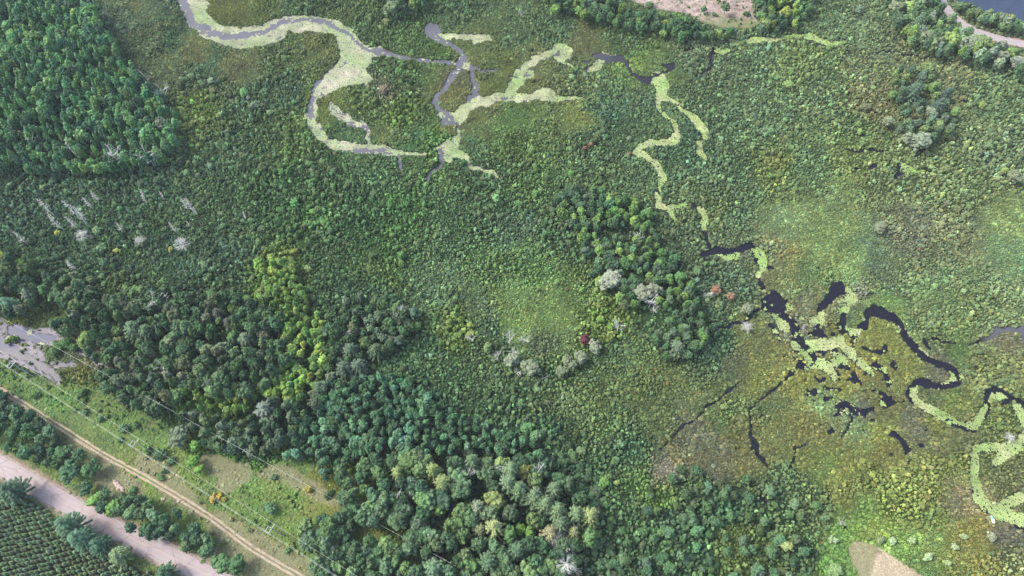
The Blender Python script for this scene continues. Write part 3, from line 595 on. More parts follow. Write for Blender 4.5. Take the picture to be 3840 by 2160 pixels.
ca = me.attributes.new("gcol", 'FLOAT_COLOR', 'POINT'); ca.data.foreach_set("color", np.column_stack([gcol, np.ones(len(gcol))]).astype(np.float32).ravel())
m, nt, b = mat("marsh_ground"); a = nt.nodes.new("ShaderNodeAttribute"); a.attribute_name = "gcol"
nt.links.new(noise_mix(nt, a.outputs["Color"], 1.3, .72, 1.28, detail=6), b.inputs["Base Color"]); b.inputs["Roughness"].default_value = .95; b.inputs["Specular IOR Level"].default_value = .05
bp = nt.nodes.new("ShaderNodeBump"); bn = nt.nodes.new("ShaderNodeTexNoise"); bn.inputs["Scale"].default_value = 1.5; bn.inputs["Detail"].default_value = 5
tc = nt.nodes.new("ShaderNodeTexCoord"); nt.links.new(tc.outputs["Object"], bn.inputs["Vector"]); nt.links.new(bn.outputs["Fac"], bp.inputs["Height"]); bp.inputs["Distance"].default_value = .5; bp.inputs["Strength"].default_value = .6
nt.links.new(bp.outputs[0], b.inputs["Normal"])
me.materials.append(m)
o = bpy.data.objects.new("ground", me); ROOT.objects.link(o); o["kind"] = "structure"

# water: one level sheet just below the banks; pale sky reflection painted into the upper river and pond, tannin-dark in the lower marsh
WZ = -0.25
wx = np.arange(-420, 421, 5.0); wy = np.arange(0, 460, 5.0)
WX, WY = np.meshgrid(wx, wy); a1, a2 = WX.ravel(), WY.ravel(); c1, c2, _ = survey(a1, a2)
sky_sheen = 1 / (1 + np.exp((c1 + c2 * .55 - 4700) / 260)); sky_sheen = np.maximum(sky_sheen, 1 / (1 + np.exp((c1 - 1500) / 100)))
sky_sheen = np.maximum(sky_sheen, .75 * (c1 > 7450) * (c2 < 2800) * (c2 > 2300))
sky_sheen = np.clip(sky_sheen, 0, 1)
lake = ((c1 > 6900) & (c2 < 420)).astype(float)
darkw = np.array([.008, .008, .014]); sheenw = lin(np.array([136, 138, 147])) * .37; lakew = lin(np.array([70, 84, 108])) * .5  # pale grey stands for reflected sky, put into the base colour
wc = darkw[None] * (1 - sky_sheen[:, None]) + sheenw[None] * sky_sheen[:, None]
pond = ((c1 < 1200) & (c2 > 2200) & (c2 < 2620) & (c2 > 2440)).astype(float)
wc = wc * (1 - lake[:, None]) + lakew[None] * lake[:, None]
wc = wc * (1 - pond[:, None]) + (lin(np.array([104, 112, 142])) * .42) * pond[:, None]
nx, ny = len(wx), len(wy)
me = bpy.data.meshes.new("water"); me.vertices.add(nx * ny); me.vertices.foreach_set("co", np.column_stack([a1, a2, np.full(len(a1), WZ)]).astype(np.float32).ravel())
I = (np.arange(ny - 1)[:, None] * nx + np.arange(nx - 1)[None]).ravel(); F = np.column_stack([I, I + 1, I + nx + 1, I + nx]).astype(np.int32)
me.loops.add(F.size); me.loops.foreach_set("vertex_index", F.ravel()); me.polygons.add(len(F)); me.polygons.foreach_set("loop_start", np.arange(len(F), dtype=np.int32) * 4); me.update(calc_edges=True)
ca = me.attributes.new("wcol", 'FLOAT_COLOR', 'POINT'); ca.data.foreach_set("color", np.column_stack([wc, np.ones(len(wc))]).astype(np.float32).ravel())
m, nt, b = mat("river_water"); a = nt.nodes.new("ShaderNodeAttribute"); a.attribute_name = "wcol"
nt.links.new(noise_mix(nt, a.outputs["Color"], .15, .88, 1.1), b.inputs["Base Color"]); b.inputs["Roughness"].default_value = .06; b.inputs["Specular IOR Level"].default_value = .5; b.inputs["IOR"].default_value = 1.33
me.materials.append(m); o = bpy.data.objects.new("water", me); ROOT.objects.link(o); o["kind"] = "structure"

# ------------------------------------------------------------------ road, track
def ribbon(name, pts, offs, z, m, step=3.0, wob=0.0, seed=0, zoff=None):
    """pts: ground polyline (survey); offs: list of lateral offsets (metres) giving the cross section"""
    gx_, gy_ = ground([p[0] for p in pts], [p[1] for p in pts], z)
    P = np.column_stack([gx_, gy_]); seg = np.hypot(*np.diff(P, axis=0).T); s = np.concatenate([[0], np.cumsum(seg)])
    n = int(s[-1] / step) + 2; q = np.linspace(0, s[-1], n)
    X = np.interp(q, s, P[:, 0]); Y = np.interp(q, s, P[:, 1])
    k = np.ones(9) / 9; Xp = np.convolve(np.pad(X, 4, mode='edge'), k, 'valid'); Yp = np.convolve(np.pad(Y, 4, mode='edge'), k, 'valid'); X, Y = Xp, Yp
    dx = np.gradient(X); dy = np.gradient(Y); L = np.hypot(dx, dy) + 1e-9; nxv, nyv = -dy / L, dx / L
    R = np.random.default_rng(seed); v = []; f = []; m_ = len(offs)
    for j, of in enumerate(offs):
        w = (R.random(n) - .5) * 2 * wob if j in (0, m_ - 1) else np.zeros(n)
        v.append(np.column_stack([X + nxv * (of + w), Y + nyv * (of + w), np.full(n, z if zoff is None else z + zoff[j])]))
    v = np.stack(v, 1).reshape(-1, 3)
    for i in range(n - 1):
        for j in range(m_ - 1): f.append((i * m_ + j, (i + 1) * m_ + j, (i + 1) * m_ + j + 1, i * m_ + j + 1))
    me = mesh_from(name, v, f, [m])
    uv = me.uv_layers.new(name="UVMap"); U = np.column_stack([np.repeat(q, m_), np.tile(np.array(offs), n)])
    vi = np.empty(len(me.loops), np.int32); me.loops.foreach_get("vertex_index", vi); uv.data.foreach_set("uv", U[vi].astype(np.float32).ravel())
    o = bpy.data.objects.new(name, me); ROOT.objects.link(o); o["kind"] = "structure"
    return o, (X, Y, nxv, nyv, q)

def asphalt():
    m, nt, b = mat("worn_asphalt"); N = nt.nodes; L = nt.links
    uv = N.new("ShaderNodeUVMap"); uv.uv_map = "UVMap"
    sep = N.new("ShaderNodeSeparateXYZ"); L.new(uv.outputs[0], sep.inputs[0])
    tc = N.new("ShaderNodeTexCoord")
    n1 = N.new("ShaderNodeTexNoise"); n1.inputs["Scale"].default_value = .25; n1.inputs["Detail"].default_value = 6; L.new(tc.outputs["Object"], n1.inputs["Vector"])
    cr = N.new("ShaderNodeValToRGB"); cr.color_ramp.elements[0].position = .3; cr.color_ramp.elements[1].position = .7
    cr.color_ramp.elements[0].color = (*(lin(np.array([182, 169, 168])) * .60), 1); cr.color_ramp.elements[1].color = (*(lin(np.array([196, 182, 181])) * .60), 1)
    L.new(n1.outputs["Fac"], cr.inputs[0])
    # transverse cracks: stretched voronoi along the road
    mp = N.new("ShaderNodeMapping"); mp.inputs["Scale"].default_value = (.085, .22, 1); L.new(uv.outputs[0], mp.inputs[0])
    nw = N.new("ShaderNodeTexNoise"); nw.inputs["Scale"].default_value = .8; L.new(uv.outputs[0], nw.inputs["Vector"])
    ad = N.new("ShaderNodeVectorMath"); ad.operation = 'MULTIPLY_ADD'; L.new(nw.outputs["Color"], ad.inputs[0]); ad.inputs[1].default_value = (.12, .12, 0); L.new(mp.outputs[0], ad.inputs[2])
    vo = N.new("ShaderNodeTexVoronoi"); vo.feature = 'DISTANCE_TO_EDGE'; vo.inputs["Scale"].default_value = 1.0; L.new(ad.outputs[0], vo.inputs["Vector"])
    lt = N.new("ShaderNodeMapRange"); lt.inputs[1].default_value = .004; lt.inputs[2].default_value = .016; lt.inputs[3].default_value = .62; lt.inputs[4].default_value = 1; L.new(vo.outputs["Distance"], lt.inputs[0])
    sc_ = N.new("ShaderNodeVectorMath"); sc_.operation = 'SCALE'; L.new(cr.outputs[0], sc_.inputs[0]); L.new(lt.outputs[0], sc_.inputs["Scale"])
    # wheel paths slightly darker
    wv_ = N.new("ShaderNodeMath"); wv_.operation = 'PINGPONG'; wv_.inputs[1].default_value = .9; L.new(sep.outputs[1], wv_.inputs[0])
    wr = N.new("ShaderNodeMapRange"); wr.inputs[1].default_value = 0; wr.inputs[2].default_value = .9; wr.inputs[3].default_value = 1.02; wr.inputs[4].default_value = .95; L.new(wv_.outputs[0], wr.inputs[0])
    s2 = N.new("ShaderNodeVectorMath"); s2.operation = 'SCALE'; L.new(sc_.outputs[0], s2.inputs[0]); L.new(wr.outputs[0], s2.inputs["Scale"])
    L.new(s2.outputs[0], b.inputs["Base Color"]); b.inputs["Roughness"].default_value = .85
    return m
M_ASPH = asphalt()
M_SAND = plain("sandy_shoulder", tuple(lin(np.array([176, 162, 148])) * .56), nscale=.8, lo=.7, hi=1.2)
M_YEL = plain("faded_centre_paint", tuple(lin(np.array([214, 186, 168])) * .62), nscale=.6, lo=.8, hi=1.1)
M_GREY2 = plain("crack_sealant", (.16, .15, .17), nscale=1, lo=.8, hi=1.2)
M_TRACK = plain("sandy_track", tuple(lin(np.array([192, 174, 152])) * .58), nscale=.7, lo=.75, hi=1.2)
ribbon("road_shoulder", ROAD, [-4.4, -2, 2, 4.4], .20, M_SAND, wob=.35, seed=1, zoff=[-.04, 0, 0, -.04])
ro, (RX_, RY_, RNX, RNY, RQ) = ribbon("road", ROAD, [-3.45, -1.7, 0, 1.7, 3.45], .25, M_ASPH, wob=.12, seed=2)
ribbon("road_marking", ROAD, [-.02, .10], .256, M_YEL, step=2)
for a_, b_, of in ((150, 165, 1.9), (153, 175, 1.2), (158, 170, -.9)):
    pass
ribbon("dirt_track", TRACK, [.35, .75, 1.25], .20, M_TRACK, wob=.16, seed=3)[0]
ribbon("dirt_track", TRACK, [-1.25, -.75, -.35], .20, M_TRACK, wob=.16, seed=4)
ribbon("far_road", FROAD, [-3.1, 0, 3.1], .22, plain("far_asphalt", tuple(lin(np.array([190, 182, 184])) * .58), nscale=.3, lo=.93, hi=1.05), wob=.2, seed=5)

# ------------------------------------------------------------------ trees
NB, NT, NP, NY = 8, 6, 4, 5
def lib_meshes(mleaf):
    return ([crown_mesh("round_crown", 100 + i, [mleaf], 1.05 + .1 * (i % 3)) for i in range(NB)],
            [crown_mesh("tall_crown", 200 + i, [mleaf], 1.9 + .2 * (i % 3), n=50, lobe=.26, shape=.45) for i in range(NT)],
            [pine_mesh("pine_crown", 300 + i, [mleaf, M_BARK]) for i in range(NP)],
            [young_pine_mesh("young_pine", 400 + i, [mleaf, M_BARK]) for i in range(NY)])
OB, OT, OP, OY = lib_meshes(M_LEAF_O)
def to_inst(meshes):
    r = []
    for q in meshes:
        c = q.copy(); c.materials[0] = M_LEAF_I; r.append(c)
    return r
IB, IT, IP, IY = [to_inst(x) for x in (OB, OT, OP, OY)]
C_ROUND = variants("lib_round", lambda i: IB[i], NB); C_TALL = variants("lib_tall", lambda i: IT[i], NT); C_YP = variants("lib_young_pine", lambda i: IY[i], NY)
TRUNKS = [trunk_mesh("trunk", 500 + i, M_BARK) for i in range(3)]; PTRUNK = trunk_mesh("pale_trunk", 510, M_PALE_BARK)
K = 0.74   # photographed tone -> base colour

def tonename(c):
    r, g, b = c
    if r > 120 and g > 140 and b < 110: return "bright yellow-green"
    if g > 138 and b < 105: return "bright green"
    if b > 108 and r > 105: return "pale grey-green"
    if b > g * .80: return "blue-green"
    if r > g * .86: return "olive green"
    return "dark green" if g < 108 else "mid-green"

def tree(kind, x, y, rad, h, col, label, group, cat="tree", vi=None, pale=False, R=rng):
    """thing > crown, trunk"""
    base = {'round': 'broadleaf_tree', 'tall': 'aspen_tree', 'pine': 'pine_tree'}[kind]
    e = bpy.data.objects.new(base, None); ROOT.objects.link(e); e.location = (x, y, GZ - .05); e.rotation_euler = (0, 0, R.random() * 6.28); e.empty_display_size = .5
    e["label"] = label; e["category"] = cat
    if group: e["group"] = group
    lib, H0 = {'round': (OB, None), 'tall': (OT, None), 'pine': (OP, 2.6)}[kind]
    k = int(R.integers(0, len(lib))) if vi is None else vi
    ch = {'round': .68 * h, 'tall': .74 * h, 'pine': .86 * h}[kind]
    zs = ch / {'round': 2 * (1.05 + .1 * (k % 3)) + .1, 'tall': 2 * (1.9 + .2 * (k % 3)) + .1, 'pine': 2.6}[kind]
    c = bpy.data.objects.new('crown', lib[k]); ROOT.objects.link(c); c.parent = e; c.location = (0, 0, h - ch); c.scale = (rad, rad, zs)
    c.color = (*[float(q) for q in np.clip(tintof(np.array(col)) * K, 0, .9)], 1)
    t_ = bpy.data.objects.new('trunk', PTRUNK if pale else TRUNKS[int(R.integers(0, 3))]); ROOT.objects.link(t_); t_.parent = e; t_.scale = (h * .9,) * 3
    return e

WOODS = [  # poly, spacing, rad range, height range, weights(round,tall), tones, phrase
 (dict(p=[(-900,-380),(540,-100),(560,40),(700,60),(750,150),(830,250),(900,350),(930,420),(1000,480),(1060,560),(1130,620),(1180,700),(1270,780),(1380,880),(1400,920),(1280,960),(1330,1050),(1440,1100),(1300,1150),(1200,1230),(900,1270),(600,1290),(200,1290),(-900,1230)],
       s=4.6, r=(1.7,3.1), h=(9,14), tall=.6, tones=[(84,134,94),(94,148,98),(76,122,90),(104,156,98),(118,164,100),(80,124,94)], w="in the dense upper left wood")),
 (dict(p=[(-900,1850),(60,1880),(190,1930),(300,2020),(600,2080),(700,2200),(900,2190),(1250,2120),(1450,2260),(1650,2190),(1850,2230),(1960,2330),(2080,2300),(2150,2500),(2200,2650),(2080,2900),(1900,3000),(1500,2960),(1250,3040),(1180,3130),(1000,3060),(800,2940),(700,2750),(560,2580),(470,2480),(330,2420),(100,2380),(20,2340),(-900,2250)],
       s=4.6, r=(2.0,3.3), h=(8,13), tall=.25, tones=[(74,108,76),(82,116,80),(66,100,72),(92,124,84),(100,118,92),(78,112,70)], w="in the left wood above the power line strip")),
 (dict(p=[(1930,1960),(2060,1930),(2200,1990),(2260,2150),(2330,2280),(2450,2380),(2470,2600),(2470,2750),(2400,2900),(2330,3050),(2200,3060),(2050,2990),(1900,3020),(1800,3180),(1600,3120),(1420,3060),(1280,2990),(1300,2860),(1500,2900),(1900,2950),(2080,2880),(2180,2650),(2120,2450),(2060,2300),(1960,2100)],
       s=3.5, r=(1.4,2.3), h=(6,9), tall=.3, tones=[(114,156,76),(122,164,74),(106,148,78),(98,140,76),(136,168,80)], w="in the winding bright band of the left wood")),
 (dict(p=[(2500,2300),(2700,2250),(3000,2260),(3150,2350),(3100,2500),(2950,2650),(2700,2850),(2500,2950),(2350,3150),(2250,3260),(2000,3450),(1850,3440),(1600,3380),(1330,3300),(1260,3200),(1420,3080),(1800,3200),(2050,3020),(2330,3080),(2480,2800)],
       s=4.4, r=(1.9,2.9), h=(7,11), tall=.1, tones=[(92,116,94),(72,104,74),(80,112,74),(64,96,68),(100,122,98)], w="in the grey-green wood left of the central marsh")),
 (dict(p=[(2350,3100),(2500,2960),(2700,2860),(2900,2820),(3150,2900),(3300,3060),(3700,3200),(4000,3330),(4200,3480),(4150,3560),(3700,3400),(3300,3420),(2900,3430),(2650,3490),(2450,3600),(2370,3470),(2150,3440)],
       s=3.7, r=(1.5,2.4), h=(6,9), tall=.05, tones=[(78,122,90),(70,108,78),(88,134,98),(66,102,72),(92,138,104)], w="in the blue-green wood below the central marsh")),
 (dict(p=[(2650,3500),(2900,3440),(3300,3430),(3700,3430),(4000,3480),(4250,3600),(4400,3750),(4480,3950),(4450,4150),(4350,4800),(2700,4800),(2350,4250),(2250,4000),(2300,3930),(2500,3950),(2700,4050),(2900,4120),(3050,4100),(2850,3980),(2600,3850),(2430,3680)],
       s=5.6, r=(2.6,4.0), h=(10,14), tall=.0, tones=[(84,116,84),(72,108,76),(94,126,92),(66,100,72),(100,134,84)], w="in the tall wood at the bottom centre")),
 (dict(p=[(4150,1500),(4350,1400),(4650,1480),(4900,1560),(4980,1750),(5100,1900),(5180,2100),(5300,2300),(5420,2480),(5350,2600),(5200,2740),(5050,2760),(4850,2520),(4650,2270),(4500,2120),(4420,1950),(4350,1750)],
       s=4.8, r=(1.7,2.8), h=(6,10), tall=.2, tones=[(72,110,74),(80,120,80),(92,136,74),(66,100,74),(84,112,86),(110,150,80)], w="in the wood band right of the central marsh")),
 (dict(p=[(2780,-380),(3250,-380),(3200,40),(3000,100),(2860,60)], s=5.0, r=(2.3,3.4), h=(9,13), tall=.4, tones=[(70,106,84),(78,114,80),(96,124,92)], w="at the top edge beyond the river")),
 (dict(p=[(3850,-380),(4660,-380),(4700,30),(4800,90),(5000,120),(5180,140),(5300,215),(5600,240),(5770,205),(5710,60),(5700,-380),(6250,-380),(6130,60),(6000,200),(5850,255),(5500,275),(5152,285),(4900,230),(4700,190),(4400,120),(4150,70)],
       s=4.4, r=(1.8,3.2), h=(6,12), tall=.3, tones=[(74,112,76),(66,104,74),(84,124,76),(78,112,84),(112,146,76)], w="around the sandy clearing at the top")),
 (dict(p=[(7060,-380),(7110,-60),(7235,20),(7430,95),(7600,130),(7728,190),(8400,430),(8400,480),(7728,272),(7600,248),(7440,200),(7330,165),(7200,90),(7120,0)],
       s=4.0, r=(1.7,2.8), h=(7,11), tall=.6, tones=[(86,122,86),(98,134,90),(76,110,80),(104,138,96)], w="between the far road and the lake")),
 (dict(p=[(6650,-380),(7030,-380),(7060,-20),(7140,100),(7250,200),(7350,270),(7560,345),(7728,375),(8500,600),(8500,800),(7728,575),(7550,480),(7300,420),(7000,390),(6850,290),(6790,200),(6700,60)],
       s=4.6, r=(2.2,3.6), h=(9,14), tall=.4, tones=[(92,128,88),(80,114,82),(124,152,110),(138,156,128),(116,152,84),(76,108,82)], w="in the tree belt beside the far road")),
 (dict(p=[(6750,490),(7050,520),(7080,700),(7200,820),(7220,950),(7100,1080),(6850,1080),(6780,1000),(6720,750)], s=6.0, r=(1.6,2.8), h=(6,11), tall=.3, tones=[(78,110,86),(86,118,84),(108,142,84),(92,122,100)], w="in the isolated clump in the right marsh")),
 (dict(p=[(-900,2500),(-100,2930),(0,2990),(150,3060),(300,3160),(400,3250),(440,3330),(540,3370),(700,3500),(740,3600),(720,3700),(680,3740),(590,3680),(450,3600),(300,3500),(100,3410),(-100,3330),(-900,2900)],
       s=4.6, r=(2.0,3.0), h=(6,9), tall=.0, tones=[(70,108,78),(78,118,82),(64,98,74),(86,126,88)], w="between track and road, upper group")),
 (dict(p=[(680,3720),(800,3700),(900,3780),(1050,3690),(1250,3800),(1480,3900),(1540,4020),(1640,4150),(1600,4230),(1480,4200),(1300,4140),(1150,4080),(900,3960),(780,3850)],
       s=4.8, r=(2.1,3.2), h=(6,10), tall=.0, tones=[(72,108,80),(80,120,84),(66,100,76),(96,132,92)], w="between track and road, lower group")),
 (dict(p=[(2250,3920),(2400,3870),(2600,3920),(2750,4050),(2900,4150),(3000,4250),(2900,4347),(2700,4420),(2500,4300),(2350,4100)], s=5.2, r=(2.2,3.2), h=(7,10), tall=.0, tones=[(76,116,84),(86,128,94),(70,106,78)], w="on the marsh side of the strip")),
 (dict(p=[(5152,3500),(5300,3560),(5700,3600),(6150,3700),(6230,3900),(6200,4150),(6150,4347),(6100,4800),(4600,4800),(4650,4300),(4750,3900),(4900,3650)],
       s=8.0, r=(1.5,2.4), h=(4,7), tall=.0, tones=[(70,106,76),(80,118,84),(76,108,68),(92,128,98)], w="standing over the scrub at the lower right")),
]
CAND = []
for w, d in enumerate(WOODS):
    m = raster(); poly(m, d['p'])
    if d['s'] < 6: poly(WOODM, d['p'])
    gxp, gyp = ground([q[0] for q in d['p']], [q[1] for q in d['p']], 5)
    s = d['s'] * .92; X, Y = np.meshgrid(np.arange(max(-400, gxp.min()) - s, min(400, gxp.max()) + s, s), np.arange(max(8, gyp.min()) - s, min(430, gyp.max()) + s, s))
    X = X + (np.arange(X.shape[0]) % 2)[:, None] * s / 2
    X = (X + rng.uniform(-.42, .42, X.shape) * s).ravel(); Y = (Y + rng.uniform(-.42, .42, Y.shape) * s).ravel()
    r_ = rng.uniform(*d['r'], len(X)) * (.68 + .44 * vnoise(X, Y, 14, w)); h_ = rng.uniform(*d['h'], len(X)) * (.85 + .3 * vnoise(X, Y, 20, w + 3))
    c1, c2, dep = survey(X, Y, .62 * h_)
    b1, b2, _ = survey(X, Y, 0)
    ok = (look(m, c1, c2) > .5) & (look(WAT, b1, b2) < .5) & (look(RDM, b1, b2) < .5) & (look(TKM, b1, b2) < .5) & (look(FRM, b1, b2) < .5) & (look(CLM, b1, b2) < .5)
    gap = vnoise(X, Y, 9, w + 40) < .12
    ok &= ~gap
    for i in np.where(ok)[0]:
        col = np.array(d['tones'][int(rng.integers(0, len(d['tones'])))], float)
        kind = 'tall' if rng.random() < d['tall'] else 'round'
        CAND.append([kind, X[i], Y[i], r_[i], h_[i], col, w, r_[i] / dep[i], c1[i], c2[i]])

